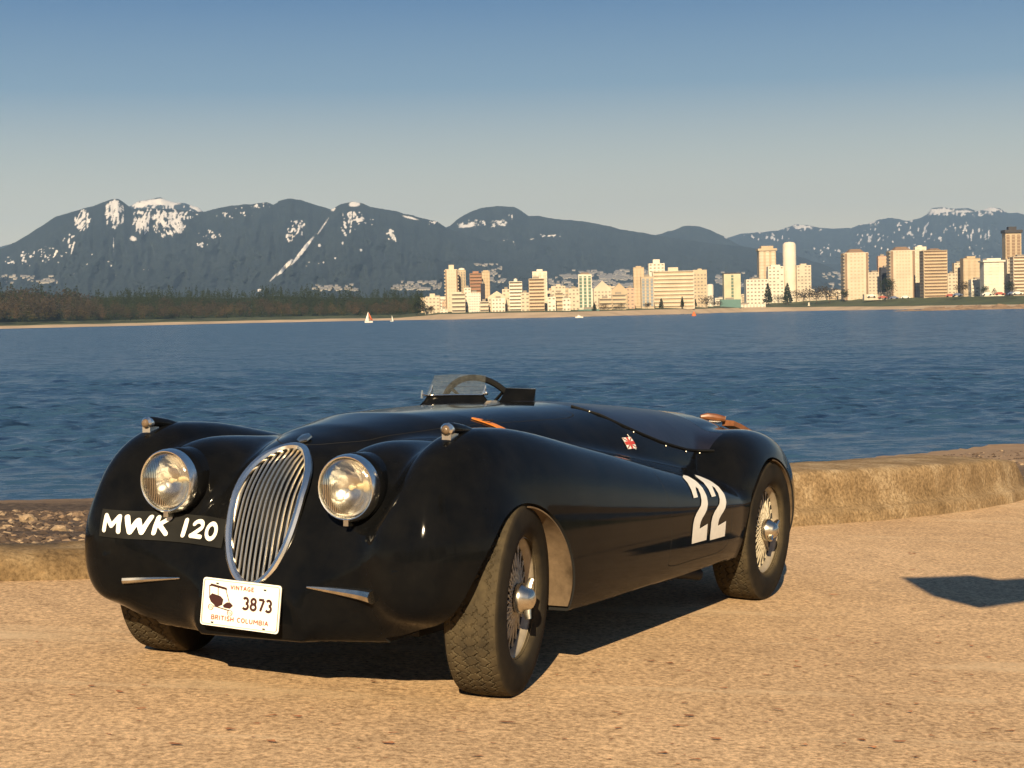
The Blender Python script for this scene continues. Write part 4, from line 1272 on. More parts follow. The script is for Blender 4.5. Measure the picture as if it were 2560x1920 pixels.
# ------------------------------------------------------------------ ground behind the camera and a belt of trees there (what the paint reflects)
M_grass = simple('dull lawn', (.06, .075, .028), .95, 0, .3, .5)
gs = fast_mesh('ground', [(-400, -400, ground_z(0, -14) + .2), (400, -400, ground_z(0, -14) + .2), (400, -13.9, ground_z(0, -14) - .3), (-400, -13.9, ground_z(0, -14) - .3)], [(0, 1, 2, 3)], M_grass, smooth=False)
tag(gs, kind='structure')
g2 = fast_mesh('ground', [(-400, -14.2, -.6), (-11.9, -14.2, .55), (-11.9, 7, .52), (-400, 20, -.6)], [(0, 1, 2, 3)], M_grass, smooth=False); tag(g2, kind='structure')
g3 = fast_mesh('ground', [(11.9, -14.2, -.9), (400, -14.2, -1.2), (400, 120, -1.2), (11.9, 18.9, -.95)], [(0, 1, 2, 3)], M_grass, smooth=False); tag(g3, kind='structure')

# ------------------------------------------------------------------ far shore
def shore_v(u): return float(np.interp(u, [-1000, -200, 0, 300, 600, 900, 1100, 1400, 1700, 1900, 2200, 2560, 2800, 3700], [845, 828, 822, 815, 808, 802, 799, 793, 785, 779, 774, 768, 764, 746]))
YS = 1700.0                                    # the far beach
def far(u, v, Y): return at(u, v, Y)
M_sandfar = simple('far beach sand', (.46, .34, .22), .95, 0, .25, .02)
M_grassfar = simple('far park lawn', (.055, .07, .022), .95, 0, .35, .02)
us = np.arange(-960, 3621, 20)
def strip(name, fv0, fv1, Y0, Y1, mat):
    v, q = [], []
    for u in us:
        p0 = far(u, fv0(u), Y0); p1 = far(u, fv1(u), Y1)
        v += [p0, p1]
    for i in range(len(us) - 1): q.append((2 * i, 2 * i + 2, 2 * i + 3, 2 * i + 1))
    o = fast_mesh(name, v, q, mat, smooth=False); tag(o, kind='structure'); return o
lawn_h = lambda u: float(np.interp(u, [0, 1800, 1950, 2200, 2560], [8, 6, 13, 20, 22]))
def wob(u, a=1.5, f=.013): return a * mnoise.noise((u * f, 3.3, 0))
# shore profile heights from the picture: sand band then lawn, then town ground
def y_shore(u):                                # true distance of the waterline from its pixel height at sea level
    r = ray(u, shore_v(u)); t_ = (ZW - EYE[2]) / r[2]; return float((EYE + r * t_)[1])
v, q = [], []
sand_w = lambda u: float(np.interp(u, [0, 1000, 1100, 1900, 2200, 2560], [7, 6, 14, 11, 8, 7]))
for u in us:
    ysh = min(2300, y_shore(u)); 
    p0 = far(u, shore_v(u) + 1, ysh - 4); p0[2] = ZW - .5
    p1 = far(u, shore_v(u) - sand_w(u) + wob(u), ysh + 60)
    p2 = far(u, shore_v(u) - sand_w(u) - lawn_h(u), ysh + 220); p3 = far(u, shore_v(u) - sand_w(u) - lawn_h(u) - 5, 3400)
    v += [p0, p1, p2, p3]
q1, q2 = [], []
for i in range(len(us) - 1):
    for k in range(3): (q1 if k == 0 else q2).append((4 * i + k, 4 * i + 4 + k, 4 * i + 5 + k, 4 * i + 1 + k))
sb = fast_mesh('far_beach', v, q1, M_sandfar, smooth=False); tag(sb, kind='structure')
lw = fast_mesh('far_shore_ground', v, q2, M_grassfar, smooth=False); tag(lw, kind='structure')
def YB(u): return min(2300, y_shore(u)) + 75 + 7 * max(0, lawn_h(u) - 8)
def ground_far(u, Y):
    """height of the far shore ground"""
    ysh = min(2300, y_shore(u)); s = float(np.interp(Y, [ysh - 4, ysh + 60, ysh + 220, 3400], [0, 1, 2, 3])); k = int(min(2, s)); t_ = s - k
    hs = [ZW - .5, far(u, shore_v(u) - sand_w(u), ysh + 60)[2], far(u, shore_v(u) - sand_w(u) - lawn_h(u), ysh + 220)[2], far(u, shore_v(u) - sand_w(u) - lawn_h(u) - 5, 3400)[2]]
    return hs[k] * (1 - t_) + hs[k + 1] * t_

# mountains
K = 2560 / 2212
def prof_fn(pts):
    P_ = [(a * K, b * K) for a, b in pts]
    return lambda u: np.interp(u, [p[0] for p in P_], [p[1] for p in P_])
def streaks(zones):
    res = []; rr = random.Random(77)
    for (cu, cv, ru, rv, ang, n, ln) in zones:
        for _ in range(n):
            a = rr.uniform(0, 6.28); d_ = math.sqrt(rr.random()); x = cu + ru * d_ * math.cos(a); y = cv + rv * d_ * math.sin(a)
            L_ = ln * rr.uniform(.4, 1.3) * (1.2 - .7 * d_)
            res.append((x, y, rr.uniform(1.4, 3.2), L_, ang + rr.uniform(-18, 18), 1.15 - .35 * d_))
    return res
def snow_blobs(u, v, blobs):
    s = np.zeros_like(u)
    for (cu, cv, ru, rv, ang, amp) in blobs:
        du, dv = u - cu * K, v - cv * K; ca, sa = math.cos(R(ang)), math.sin(R(ang))
        a, b = (du * ca + dv * sa) / (ru * K), (-du * sa + dv * ca) / (rv * K)
        s = np.maximum(s, amp * np.clip(1.30 - np.sqrt(a * a + b * b), 0, 1))
    return s
def noise_grid(U, Vv, fx, fy, oct_=5, seed=0.0, ridged=False):
    out = np.zeros(U.size); uf, vf = (U * fx).ravel(), (Vv * fy).ravel()
    for i in range(U.size):
        a, s_, x, y, amp = 0.0, 0.0, uf[i], vf[i], 1.0
        for o in range(oct_):
            n = mnoise.noise((x, y, seed + o * 7.7))
            if ridged: n = 1 - 2 * abs(n)
            a += n * amp; s_ += amp; amp *= .55; x *= 2.03; y *= 2.03
        out[i] = a / s_
    return out.reshape(U.shape)
def make_mountain_mat():
    t = NT('forest and snow on the mountains')
    at_ = t.node('ShaderNodeAttribute', attribute_name='snow'); c = t.coord('Object', (1, 1, 1))
    cz = t.coord('Object', (1, .22, .25)); n1 = t.noise(.0085, 7, .70, cz); n2 = t.noise(.05, 5, .7, t.coord('Object', (1, .4, .5)))
    forest = t.ramp(n1, [(.3, (.010, .017, .021)), (.7, (.027, .036, .036))])
    f2 = t.mix(forest, t.ramp(n2, [(.3, (.6, .6, .6)), (.7, (1.5, 1.5, 1.5))]), .8, 'MULTIPLY')
    m_ = t.math('ADD', t.math('MULTIPLY', t.math('SUBTRACT', n1, .5), 1.5), t.math('MULTIPLY', t.math('SUBTRACT', n2, .5), 1.1))
    keep = t.ramp(at_.outputs['Fac'], [(.10, 0.0), (.30, 1.0), (.9, 1.0), (1.0, .25)])
    sn = t.math('ADD', at_.outputs['Fac'], t.math('MULTIPLY', m_, keep))
    fac = t.ramp(sn, [(.42, 0.0), (.74, 1.0)])
    col = t.mix(f2, (.80, .76, .72), fac)
    t.set(col=col.outputs[2], rough=.95, spec=.1)
    return t.m
M_mount = make_mountain_mat()
def mountain(name, prof, D, Db, u0, u1, du, nt, base_v, blobs, relief, snowline=None, snow_amt=0.0, seed=0.0, curve=1.35):
    uu = np.concatenate([np.arange(u0 - 760, u0, 12), np.arange(u0, u1 + 1, du), np.arange(u1 + 12, u1 + 900, 12)]); tt = np.linspace(0, 1, nt)
    U, T_ = np.meshgrid(uu, tt, indexing='ij')
    ridge = prof(uu) + 1.6 * np.array([mnoise.noise((x * .05, seed, 0)) + .6 * mnoise.noise((x * .17, seed, 5)) for x in uu])
    hz = 812 - 54 * U / 2560
    rdg = noise_grid(U, T_ * 260, .012, .006, 4, seed + 3, True)      # spurs run downhill
    fine = noise_grid(U, T_ * 260, .045, .03, 4, seed + 31)
    env = np.sin(np.pi * np.clip(T_, 0, 1)) ** .8
    Y = Db + (D - Db) * T_ - relief * env * (rdg * .8 + fine * .35)
    frac = T_ ** curve
    bv = base_v(U)
    Vp = bv + (ridge[:, None] - bv) * frac
    Vp = Vp + env * fine * 3.0
    P_ = np.empty(U.shape + (3,))
    for i in range(U.shape[0]):
        for j in range(U.shape[1]):
            pass
    r0 = np.stack([(U - 1280) / F, (Vp - 960) / F, np.ones_like(U)], -1) @ C.T
    P_ = EYE + r0 * (Y / r0[..., 1])[..., None]
    # back slope
    back = P_[:, -1].copy(); back[:, 1] += 2500; back[:, 2] -= 900
    P_ = np.concatenate([P_, back[:, None]], 1); nt2 = nt + 1
    sn = snow_blobs(U, Vp, blobs)
    if snowline is not None:
        sn = np.maximum(sn, np.clip((snowline(U) - Vp) / 60 * .5 + snow_amt * (.5 + rdg * .9 + fine * .7), 0, 1))
    sn = np.clip(sn * (.86 + .30 * rdg + .30 * fine), 0, 1.2)
    sn = np.concatenate([sn, sn[:, -1:]], 1)
    nu_ = len(uu); I, J = np.meshgrid(np.arange(nu_ - 1), np.arange(nt2 - 1), indexing='ij'); a = (I * nt2 + J).ravel()
    o = fast_mesh(name, P_.reshape(-1, 3), np.stack([a, a + nt2, a + nt2 + 1, a + 1], 1), M_mount)
    at_ = o.data.attributes.new('snow', 'FLOAT', 'POINT'); at_.data.foreach_set('value', sn.ravel().astype(np.float32))
    tag(o, kind='structure')
    return o
bv0 = lambda U: 812 - 54 * U / 2560 - 18.0
left_prof = prof_fn([(-200, 590), (-60, 560), (0, 538), (30, 525), (50, 513), (90, 488), (120, 468), (175, 452), (210, 442), (225, 436), (240, 431), (255, 429), (265, 436), (283, 449), (300, 452), (330, 450), (380, 452), (410, 456), (440, 458), (460, 452), (500, 444), (540, 441), (575, 437), (590, 442), (605, 433), (622, 429), (650, 432), (690, 445), (715, 452), (738, 441), (752, 437), (765, 435), (785, 440), (800, 447), (850, 455), (900, 468), (945, 479), (965, 492), (1000, 505), (1050, 520), (1150, 545), (1300, 580), (1450, 610), (1700, 640), (2000, 640)])
far_left = prof_fn([(-100, 560), (200, 480), (262, 452), (283, 444), (300, 434), (318, 432), (335, 428), (347, 426), (362, 433), (380, 438), (400, 439), (430, 449), (440, 458), (480, 480), (560, 500), (700, 520)])
mid_prof = prof_fn([(700, 620), (900, 540), (960, 492), (972, 488), (985, 476), (1000, 466), (1020, 456), (1040, 449), (1075, 445), (1110, 447), (1128, 456), (1142, 467), (1160, 466), (1200, 473), (1260, 478), (1310, 487), (1340, 495), (1400, 505), (1460, 515), (1530, 525), (1600, 532), (1660, 540), (1720, 552), (1780, 572), (1830, 592), (1880, 612), (1960, 640), (2200, 655)])
hill_prof = prof_fn([(1300, 560), (1400, 512), (1430, 504), (1455, 497), (1475, 489), (1490, 487), (1510, 489), (1535, 497), (1560, 509), (1590, 526), (1640, 545), (1760, 570)])
right_prof = prof_fn([(1450, 560), (1540, 528), (1570, 514), (1600, 505), (1640, 502), (1680, 498), (1700, 491), (1718, 485), (1745, 486), (1770, 492), (1800, 494), (1840, 492), (1856, 486), (1875, 483), (1900, 474), (1925, 470), (1945, 474), (1960, 478), (1990, 470), (2003, 462), (2012, 450), (2035, 447), (2060, 451), (2090, 449), (2110, 456), (2125, 453), (2140, 447), (2160, 450), (2175, 460), (2195, 459), (2212, 463), (2300, 470), (2420, 480)])
# far to near
mountain('mountain_range', right_prof, 17000, 11500, 1640, 2760, 4, 130, bv0,
         [(2032, 455, 32, 5, 0, 1.0), (2140, 453, 26, 4.5, 0, 1.0), (1735, 490, 30, 3.5, 0, .9), (1876, 481, 22, 3.5, -8, .9), (2085, 457, 30, 3.5, 0, .8)] + streaks([(1735, 493, 48, 7, 0, 26, 4), (1720, 488, 22, 4, 0, 10, 5), (1880, 482, 32, 6, 0, 16, 5), (2035, 457, 40, 8, 0, 34, 6), (2140, 456, 36, 7, 0, 26, 6), (2090, 462, 50, 6, 0, 20, 5), (1990, 500, 60, 28, 12, 40, 7), (1880, 520, 40, 26, 20, 22, 8), (2100, 500, 60, 22, 0, 34, 7), (1950, 545, 50, 26, 15, 20, 6), (1660, 512, 60, 10, 0, 18, 5), (1790, 545, 40, 20, 20, 16, 6), (2140, 540, 50, 18, 0, 14, 5)]),
         1500, lambda U: 545 + 0 * U, .16, 11.0, 1.1)
mountain('mountain_range', hill_prof, 12500, 9800, 1460, 2080, 4, 50, bv0, streaks([(1562, 514, 16, 5, 0, 7, 3)]), 500, seed=5.0)
mountain('snowy_ridge', far_left, 13000, 10500, 180, 860, 4, 90, bv0, [(350, 436, 58, 8, 0, 1.25), (425, 451, 22, 7, 25, 1.1), (300, 443, 20, 7, 0, 1.1)] + streaks([(345, 452, 80, 14, 0, 40, 7)]), 900, seed=23.0)
mountain('mountain_range', mid_prof, 10500, 6500, 780, 2620, 4, 130, bv0,
         [(1010, 488, 26, 4.0, -6, .9), (1190, 509, 13, 2.0, -8, .9), (1150, 516, 8, 2, -15, .8)] + streaks([(1030, 484, 46, 10, -50, 34, 6), (1080, 482, 22, 7, -60, 14, 6), (1105, 468, 8, 5, 0, 4, 4), (1190, 509, 26, 4, 70, 10, 4), (1120, 520, 40, 10, 0, 6, 3)]), 900, seed=2.0)
mountain('mountain_range', left_prof, 9000, 5000, -160, 2300, 3, 190, bv0,
         [(247, 441, 13, 10, 0, 1.0), (765, 441, 13, 6, 0, 1.2), (720, 452, 7, 4, -30, .9), (888, 471, 22, 3.2, 14, 1.05), (288, 515, 10, 7, 20, .9), (852, 514, 3.2, 14, -25, .95), (843, 505, 3, 7, -10, .9),
          (655, 540, 4.2, 42, 38, 1.25), (616, 577, 4.2, 26, 42, 1.2), (697, 490, 2.2, 26, 34, 1.0), (590, 600, 3, 14, 42, .8), (560, 627, 6, 4, 0, .9), (245, 528, 2.2, 18, 0, .9), (157, 535, 2.2, 18, 14, .9), (690, 530, 4, 5, 0, .8), (740, 525, 2.5, 5, 0, .7), (780, 540, 3.5, 4, 0, .9)]
         + streaks([(247, 462, 22, 30, 4, 70, 13), (178, 476, 18, 22, 26, 38, 11), (308, 480, 20, 28, 18, 40, 14), (352, 486, 26, 28, -24, 52, 14), (382, 480, 18, 30, -22, 34, 14), (345, 462, 62, 9, 0, 44, 7), (410, 463, 24, 8, 10, 16, 5), (395, 480, 30, 16, 10, 12, 6),
                    (488, 466, 20, 6, 0, 12, 4), (455, 503, 26, 14, 10, 18, 5), (440, 528, 18, 8, 0, 8, 4), (562, 444, 28, 6, 0, 14, 4), (520, 460, 30, 14, 0, 8, 3), (640, 492, 20, 20, 18, 26, 7), (625, 512, 12, 10, 30, 12, 7), (763, 470, 28, 18, 0, 40, 6), (752, 495, 16, 14, 0, 16, 7), (800, 478, 20, 10, 0, 8, 3),
                    (935, 480, 16, 5, 20, 10, 4), (845, 508, 10, 14, -25, 10, 7), (62, 558, 46, 18, 10, 30, 3.5), (110, 545, 30, 14, 10, 18, 3.5), (20, 565, 10, 8, 0, 6, 3), (150, 520, 14, 16, 15, 10, 6), (700, 560, 60, 20, 0, 5, 2.5), (230, 560, 120, 40, 0, 14, 2.5)]), 900, seed=0.0)

# foothill with houses on the left, town on the lower slopes
M_house = [simple('pale house walls', (.30, .275, .24), .8, 0, .2, .01), simple('grey house roofs', (.16, .15, .15), .8, 0, .2, .01)]
hb = MB()
from mathutils.bvhtree import BVHTree
SLOPES = []
for o_ in bpy.data.objects:
    if o_.name.startswith('mountain_range'):
        me_ = o_.data; co_ = np.empty(len(me_.vertices) * 3); me_.vertices.foreach_get('co', co_)
        SLOPES.append(BVHTree.FromPolygons([tuple(x) for x in co_.reshape(-1, 3)], [tuple(pp.vertices) for pp in me_.polygons]))
def house(u, v_, Y, s_):
    rr_ = ray(u, v_); rr_ = rr_ / np.linalg.norm(rr_); best = None
    for bt in SLOPES:
        hit = bt.ray_cast(Vector(EYE), Vector(rr_))
        if hit[0] is not None and (best is None or hit[3] < best[3]): best = hit
    if best is None: return
    s_ = s_ * best[0].y / 4700
    p = np.array(best[0]) + np.array([0, 0, s_ * .3]); w_ = s_ * rng.uniform(.8, 1.6); d_ = s_ * .8; h = s_ * .55
    hb.box(p[0] - w_ / 2, p[0] + w_ / 2, p[1] - d_, p[1], p[2] - h, p[2], 0)
    n = len(hb.v); x0, x1, y0, y1, z = p[0] - w_ / 2 - 1, p[0] + w_ / 2 + 1, p[1] - d_ - 1, p[1] + 1, p[2] + .1
    hb.add([(x0, y0, z), (x1, y0, z), (x1, y1, z), (x0, y1, z), (x0, (y0 + y1) / 2, z + h * .6), (x1, (y0 + y1) / 2, z + h * .6)], [(0, 1, 5, 4), (2, 3, 4, 5), (0, 4, 3), (1, 2, 5)], 1)
for (ua, ub, va, vb, n, dn) in ((1200, 1380, 590, 625, 110, 1), (1230, 1400, 585, 602, 90, 1), (860, 960, 610, 626, 70, 1), (1040, 1080, 570, 610, 40, 1), (1270, 1420, 596, 620, 120, 1), (1560, 1620, 590, 620, 40, 1), (1790, 1850, 590, 612, 40, 1), (0, 110, 596, 612, 45, 1), (1800, 2212, 590, 625, 60, 1), (690, 760, 616, 628, 30, 1), (1560, 1580, 598, 612, 20, 1)):
    for k in range(int(n * 2.6)):
        u_, v_ = rng.uniform(ua - 12, ub + 12) * K, (vb - (vb - va) * rng.random() ** 1.4) * K
        if mnoise.noise((u_ * .03, v_ * .09, 7)) < -.05 + rng.uniform(-.2, .2): continue
        house(u_, v_, 0, rng.uniform(4.0, 9.0))
ho = hb.build('hillside_houses', M_house); tag(ho, kind='stuff')

# ------------------------------------------------------------------ wood on the left shore
def make_crown_mat(name, lo, hi, sc=.12):
    t = NT(name); c = t.coord(); t.set(col=t.ramp(t.noise(sc, 4, .7, c), [(.3, lo), (.7, hi)]), rough=.95, spec=.1); return t.m
M_conifer = make_crown_mat('dark conifer green', (.014, .022, .010), (.036, .045, .018))
M_bare = make_crown_mat('bare winter branches', (.032, .026, .017), (.070, .055, .036))
M_rust = make_crown_mat('rusty winter twigs', (.060, .042, .024), (.110, .074, .040))
M_olive = make_crown_mat('olive shrubs', (.045, .040, .016), (.09, .075, .030))
M_trunk = simple('far tree trunks', (.07, .05, .035), .9)
class Q4:
    def __init__(s): s.v, s.f, s.n = [], [], 0
    def tri_blade(s, c_, size):
        a = nrg.normal(size=3); a /= np.linalg.norm(a); b = np.cross(a, nrg.normal(size=3)); b /= np.linalg.norm(b)
        s.v += [c_ + a * size, c_ - a * size * .5 + b * size * .7, c_ - a * size * .5 - b * size * .7, c_ + np.cross(a, b) * size * .6]
        s.f += [(s.n, s.n + 1, s.n + 2, s.n + 3)]; s.n += 4
def conifer(q, p, h, n=46):
    for k in range(n):
        t_ = nrg.random() ** .8; z = h * (.12 + .88 * t_); r_ = h * .17 * (1 - t_) ** .8 + .3
        a = nrg.uniform(0, 6.28); rr = r_ * math.sqrt(nrg.uniform(.2, 1))
        q.tri_blade(np.array([p[0] + rr * math.cos(a), p[1] + rr * math.sin(a), p[2] + z]), h * .055 * (1.25 - .8 * t_))
def broad(q, p, h, n=60, w_=.36):
    lob = [(nrg.uniform(-.5, .5), nrg.uniform(-.5, .5), nrg.uniform(.35, .8)) for _ in range(5)]
    for k in range(n):
        l = lob[k % 5]; d_ = nrg.normal(size=3); d_ /= np.linalg.norm(d_); rr = nrg.uniform(.5, 1.0) * .26
        c_ = np.array([p[0] + h * w_ * (l[0] + d_[0] * rr * 1.5), p[1] + h * w_ * (l[1] + d_[1] * rr * 1.5), p[2] + h * (l[2] + d_[2] * rr * .7)])
        q.tri_blade(c_, h * .045)
woods = {k: Q4() for k in 'cbro'}
top_v = lambda u: float(np.interp(u / K, [0, 60, 120, 200, 260, 400, 500, 600, 700, 800, 900, 960, 1050], [614, 614, 618, 626, 622, 624, 626, 620, 626, 624, 624, 629, 634]))
def fz(u, Y): return ground_far(u, Y)
for k in range(1650):
    u = rng.uniform(-60, 1075) if k < 1250 else rng.uniform(-900, -60); Y = YB(u) + rng.uniform(10, 420) ** 1.0
    Yb = YB(u); dd = (Y - Yb) / 420
    g = far(u, 800, Y); g[2] = fz(u, Y)
    tv = far(u, top_v(u) * K + (1 - dd) * 34 + rng.uniform(-10, 12), Y)[2]
    h = max(7, (tv - g[2]) * (1 + .20 * mnoise.noise((u * .02, dd * 2, 1)) + .12 * mnoise.noise((u * .11, dd * 3, 4))))
    left = u < 240
    if dd > .38 and not left or rng.random() < .22: conifer(woods['c'], g, h, 52)
    elif rng.random() < .12: broad(woods['r'], g, h * .8, 70)
    elif rng.random() < .2: broad(woods['o'], g, h * .7, 70)
    else: broad(woods['b'], g, h * .95, 80)
for k_, nm, mt in (('c', 'far_conifer_forest', M_conifer), ('b', 'bare_woods', M_bare), ('r', 'rusty_woods', M_rust), ('o', 'shrub_woods', M_olive)):
    o = fast_mesh(nm, woods[k_].v, woods[k_].f, mt, smooth=False); tag(o, kind='stuff')
# dark mass of the wood floor behind, so that no sky shows between trunks
bp_ = []
for u in range(-900, 1111, 30):
    Y = YB(u) + 430; g = far(u, 800, Y); t_ = far(u, top_v(u) * K + 22, Y)
    bp_ += [(t_[0], Y - 120, fz(u, Y) - 2), (t_[0], Y, t_[2]), (t_[0], Y + 250, t_[2] - 6), (t_[0], Y + 300, fz(u, Y) - 3)]
n = len(bp_) // 4
o = fast_mesh('forest_interior', bp_, [(4 * i + k, 4 * i + 4 + k, 4 * i + 5 + k, 4 * i + 1 + k) for i in range(n - 1) for k in range(3)], M_conifer); tag(o, kind='stuff')

# trees one can tell apart in front of the town
def tree(u, vb, vt, Y, kind, lab, wpx=None):
    g = far(u, vb, Y); t_ = far(u, vt, Y); h = t_[2] - g[2]
    e = empty('conifer_tree' if kind == 'c' else 'bare_tree' if kind in 'br' else 'dark_bush', g); tag(e, lab, 'tree' if kind != 'o' else 'bush', 'trees and bushes on the far shore')
    q = Q4(); w_ = (wpx or 20) / F * Y / h
    if kind == 'c':
        for k in range(300):
            s_ = nrg.random() ** .8; r_ = h * w_ * .5 * (1 - s_) ** .75 + .3; a = nrg.uniform(0, 6.28); rr = r_ * math.sqrt(nrg.uniform(.1, 1))
            q.tri_blade(np.array([rr * math.cos(a), rr * math.sin(a), h * (.06 + .94 * s_)]), h * .075 * (1.3 - .8 * s_))
    else: 
        for k in range(5): broad(q, np.array([nrg.uniform(-.22, .22) * h * w_, nrg.uniform(-.2, .2) * h, -h * .12]), h * nrg.uniform(.95, 1.1), 90, w_ * .62)
    fast_mesh('crown', q.v, q.f, {'c': M_conifer, 'b': M_bare, 'r': M_rust, 'o': M_conifer}[kind], e, False)
    b_ = MB(); b_.tube([(0, 0, -2), (0, 0, h * (.8 if kind == 'c' else .4))], [h * .022, h * .008], 6)
    for k in range(4 if kind != 'c' else 0):
        a = k * 1.6 + .4; b_.tube([(0, 0, h * .2), (math.cos(a) * h * .18, math.sin(a) * h * .18, h * .55)], [h * .012, h * .004], 5)
    b_.build('trunk', M_trunk, e)
    return e

# ------------------------------------------------------------------ towers of the town
BM = {}
def bmat(key):
    cols = {'cream': (.54, .455, .345), 'white': (.64, .58, .48), 'beige': (.48, .38, .26), 'brick': (.30, .16, .10), 'tan': (.44, .34, .225), 'pink': (.52, .34, .24), 'yellow': (.50, .455, .31), 'grey': (.24, .205, .165),
            'glass': (.10, .13, .13), 'dark': (.045, .04, .042), 'navy': (.02, .022, .035), 'brown': (.23, .15, .095), 'teal': (.10, .19, .17), 'green': (.10, .16, .12), 'bluegrey': (.22, .25, .28)}  # navy has the shade of the two shaded blocks in its colour
    if key not in BM:
        c = cols[key]
        BM[key] = simple('building ' + key, c, .25 if key == 'glass' else .8, 0, .14, .05)
    return BM[key]
def building(name, u0, u1, vt, vb, wall, lab, style='bands', Yoff=0, win='grey', fl=8, top=None, cols=None, group='buildings along the far shore', deep=.8):
    """u0..u1, vt..vb are photo pixels of its front"""
    uc = (u0 + u1) / 2; Y = YB(uc) + 60 + Yoff
    p0, p1 = far(u0, vb, Y), far(u1, vb, Y); zt = far(uc, vt, Y)[2]; zb = fz(uc, Y) - 1
    w_ = p1[0] - p0[0]; dp = max(8, w_ * deep); h = zt - zb
    e = empty(name, ((p0[0] + p1[0]) / 2, Y, zb)); tag(e, lab, 'building', group)
    hw = w_ / 2
    b_ = MB(); b_.box(-hw, hw, 0, dp, 0, h)
    if style == 'round':
        b_ = MB(); b_.lathe([(hw, 0), (hw, h * .93), (hw * .93, h * .965), (hw * .7, h * .99), (.01, h)], 24, 'z', (0, hw, 0)); b_.build('wall', bmat(wall), e, True, 60)
    elif style == 'gable':
        b_ = MB(); b_.box(-hw, hw, 0, dp, 0, h * .72)
        b_.add([(-hw, 0, h * .72), (hw, 0, h * .72), (0, 0, h), (-hw, dp, h * .72), (hw, dp, h * .72), (0, dp, h)], [(0, 1, 2), (3, 5, 4), (0, 2, 5, 3), (1, 4, 5, 2)]); b_.build('wall', bmat(wall), e)
    else: b_.build('wall', bmat(wall), e)
    nf = max(2, int(abs(vb - vt) / fl)); fh = h / nf
    q = MB(); s = MB()
    wpx = abs(u1 - u0)
    if style == 'bands':                       # balconies: slabs and dark recess between
        for k in range(nf):
            z = k * fh
            q.box(-hw * .93, hw * .93, -.25, 0, z + fh * .38, z + fh * .80); q.box(hw, hw + .2, dp * .1, dp * .9, z + fh * .38, z + fh * .8); q.box(-hw - .2, -hw, dp * .1, dp * .9, z + fh * .38, z + fh * .8)
            s.box(-hw * .96, hw * .96, -1.6, 0, z + fh * .82, z + fh)
    elif style == 'grid' or style == 'gable':
        nc = cols or max(2, int(wpx / 8)); cw_ = 2 * hw / nc; H_ = h * (.72 if style == 'gable' else 1)
        for k in range(int(nf * H_ / h)):
            for c_ in range(nc):
                if rng.random() < .07: continue
                x = -hw + (c_ + .5) * cw_; q.box(x - cw_ * .26, x + cw_ * .26, -.25, 0, (k + .36) * fh, (k + .72) * fh)
        for k in range(int(nf * H_ / h)):
            for c_ in range(3): q.box(hw, hw + .25, dp * (.15 + .28 * c_), dp * (.30 + .28 * c_), (k + .32) * fh, (k + .74) * fh)
    elif style == 'stripes':
        nc = cols or 4; cw_ = 2 * hw / nc
        for c_ in range(nc):
            x = -hw + (c_ + .5) * cw_; q.box(x - cw_ * .30, x + cw_ * .30, -.3, 0, fh, h - fh * .6)
        for k in range(nf): s.box(-hw * .98, hw * .98, -.45, -.05, (k + .86) * fh, (k + 1.0) * fh)
    elif style == 'slot':
        q.box(-hw * .14, hw * .14, -.3, 0, fh * .5, h * .96)
        for k in range(nf): s.box(-hw * .14, hw * .14, -.7, -.1, (k + .8) * fh, (k + 1) * fh)
    elif style == 'panels':                    # brown pier walls with a gridded middle
        for c_ in range(max(3, int(wpx / 12))):
            n_ = max(3, int(wpx / 12)); x0 = -hw * .62 + 1.24 * hw * c_ / n_
            for k in range(nf): q.box(x0 + .18 * hw * 1.24 / n_ * 2, x0 + 1.24 * hw / n_ * .82, -.3, 0, (k + .35) * fh, (k + .72) * fh)
        for sx_ in (-1, 1):
            s.box(sx_ * hw * .98 - (hw * .18 if sx_ > 0 else 0), sx_ * hw * .98 + (hw * .18 if sx_ < 0 else 0), -1.0, .0, 0, h * .985)
            for k in range(nf): q.box(*sorted((sx_ * hw, sx_ * (hw + 1.2))), dp * .1, dp * .9, (k + .3) * fh, (k + .7) * fh)
    if q.v: wo_ = q.build('windows', bmat(win), e); wo_['kind'] = 'stuff'
    if s.v:
        so = s.build('balcony_slabs' if style == 'bands' else 'piers' if style == 'panels' else 'spandrels', bmat('brown' if style == 'panels' else wall), e); so['kind'] = 'stuff'
    if top:                                    # (width share, height px, kind)
        tw, thp, tk, *tm = top; th = thp / F * Y; b_ = MB(); m_ = bmat(tm[0] if tm else wall)
        if tk == 'box': b_.box(-hw * tw, hw * tw, dp * .2, dp * .8, h, h + th)
        elif tk == 'dome': b_.lathe([(hw * tw, 0), (hw * tw, th * .4), (hw * tw * .8, th * .8), (.01, th)], 14, 'z', (0, dp / 2, h))
        elif tk == 'flare': b_.box(-hw * 1.12, hw * 1.12, -2, dp + 2, h - th * .5, h + th * .2); b_.box(-hw * .7, hw * .7, 0, dp, h + th * .2, h + th)
        elif tk == 'ring': b_.box(-hw * 1.12, hw * 1.12, -2, dp + 2, h, h + th * .6); b_.box(-hw * .5, hw * .5, dp * .2, dp * .8, h + th * .6, h + th * 1.3)
        elif tk == 'hip': b_.add([(-hw * tw, 0, h), (hw * tw, 0, h), (hw * tw, dp, h), (-hw * tw, dp, h), (-hw * tw * .6, dp * .3, h + th), (hw * tw * .6, dp * .3, h + th), (hw * tw * .6, dp * .7, h + th), (-hw * tw * .6, dp * .7, h + th)], [(0, 1, 5, 4), (1, 2, 6, 5), (2, 3, 7, 6), (3, 0, 4, 7), (4, 5, 6, 7)])
        b_.build('roof', m_, e, False)
    else:
        b_ = MB(); b_.box(-hw * .45, hw * .35, dp * .25, dp * .7, h, h + 2.2); b_.build('roof', bmat('grey'), e) if style not in ('round', 'gable') else None
    return e
def c6(x, y): return 1040 + x / 2.836, 580 + y / 2.836
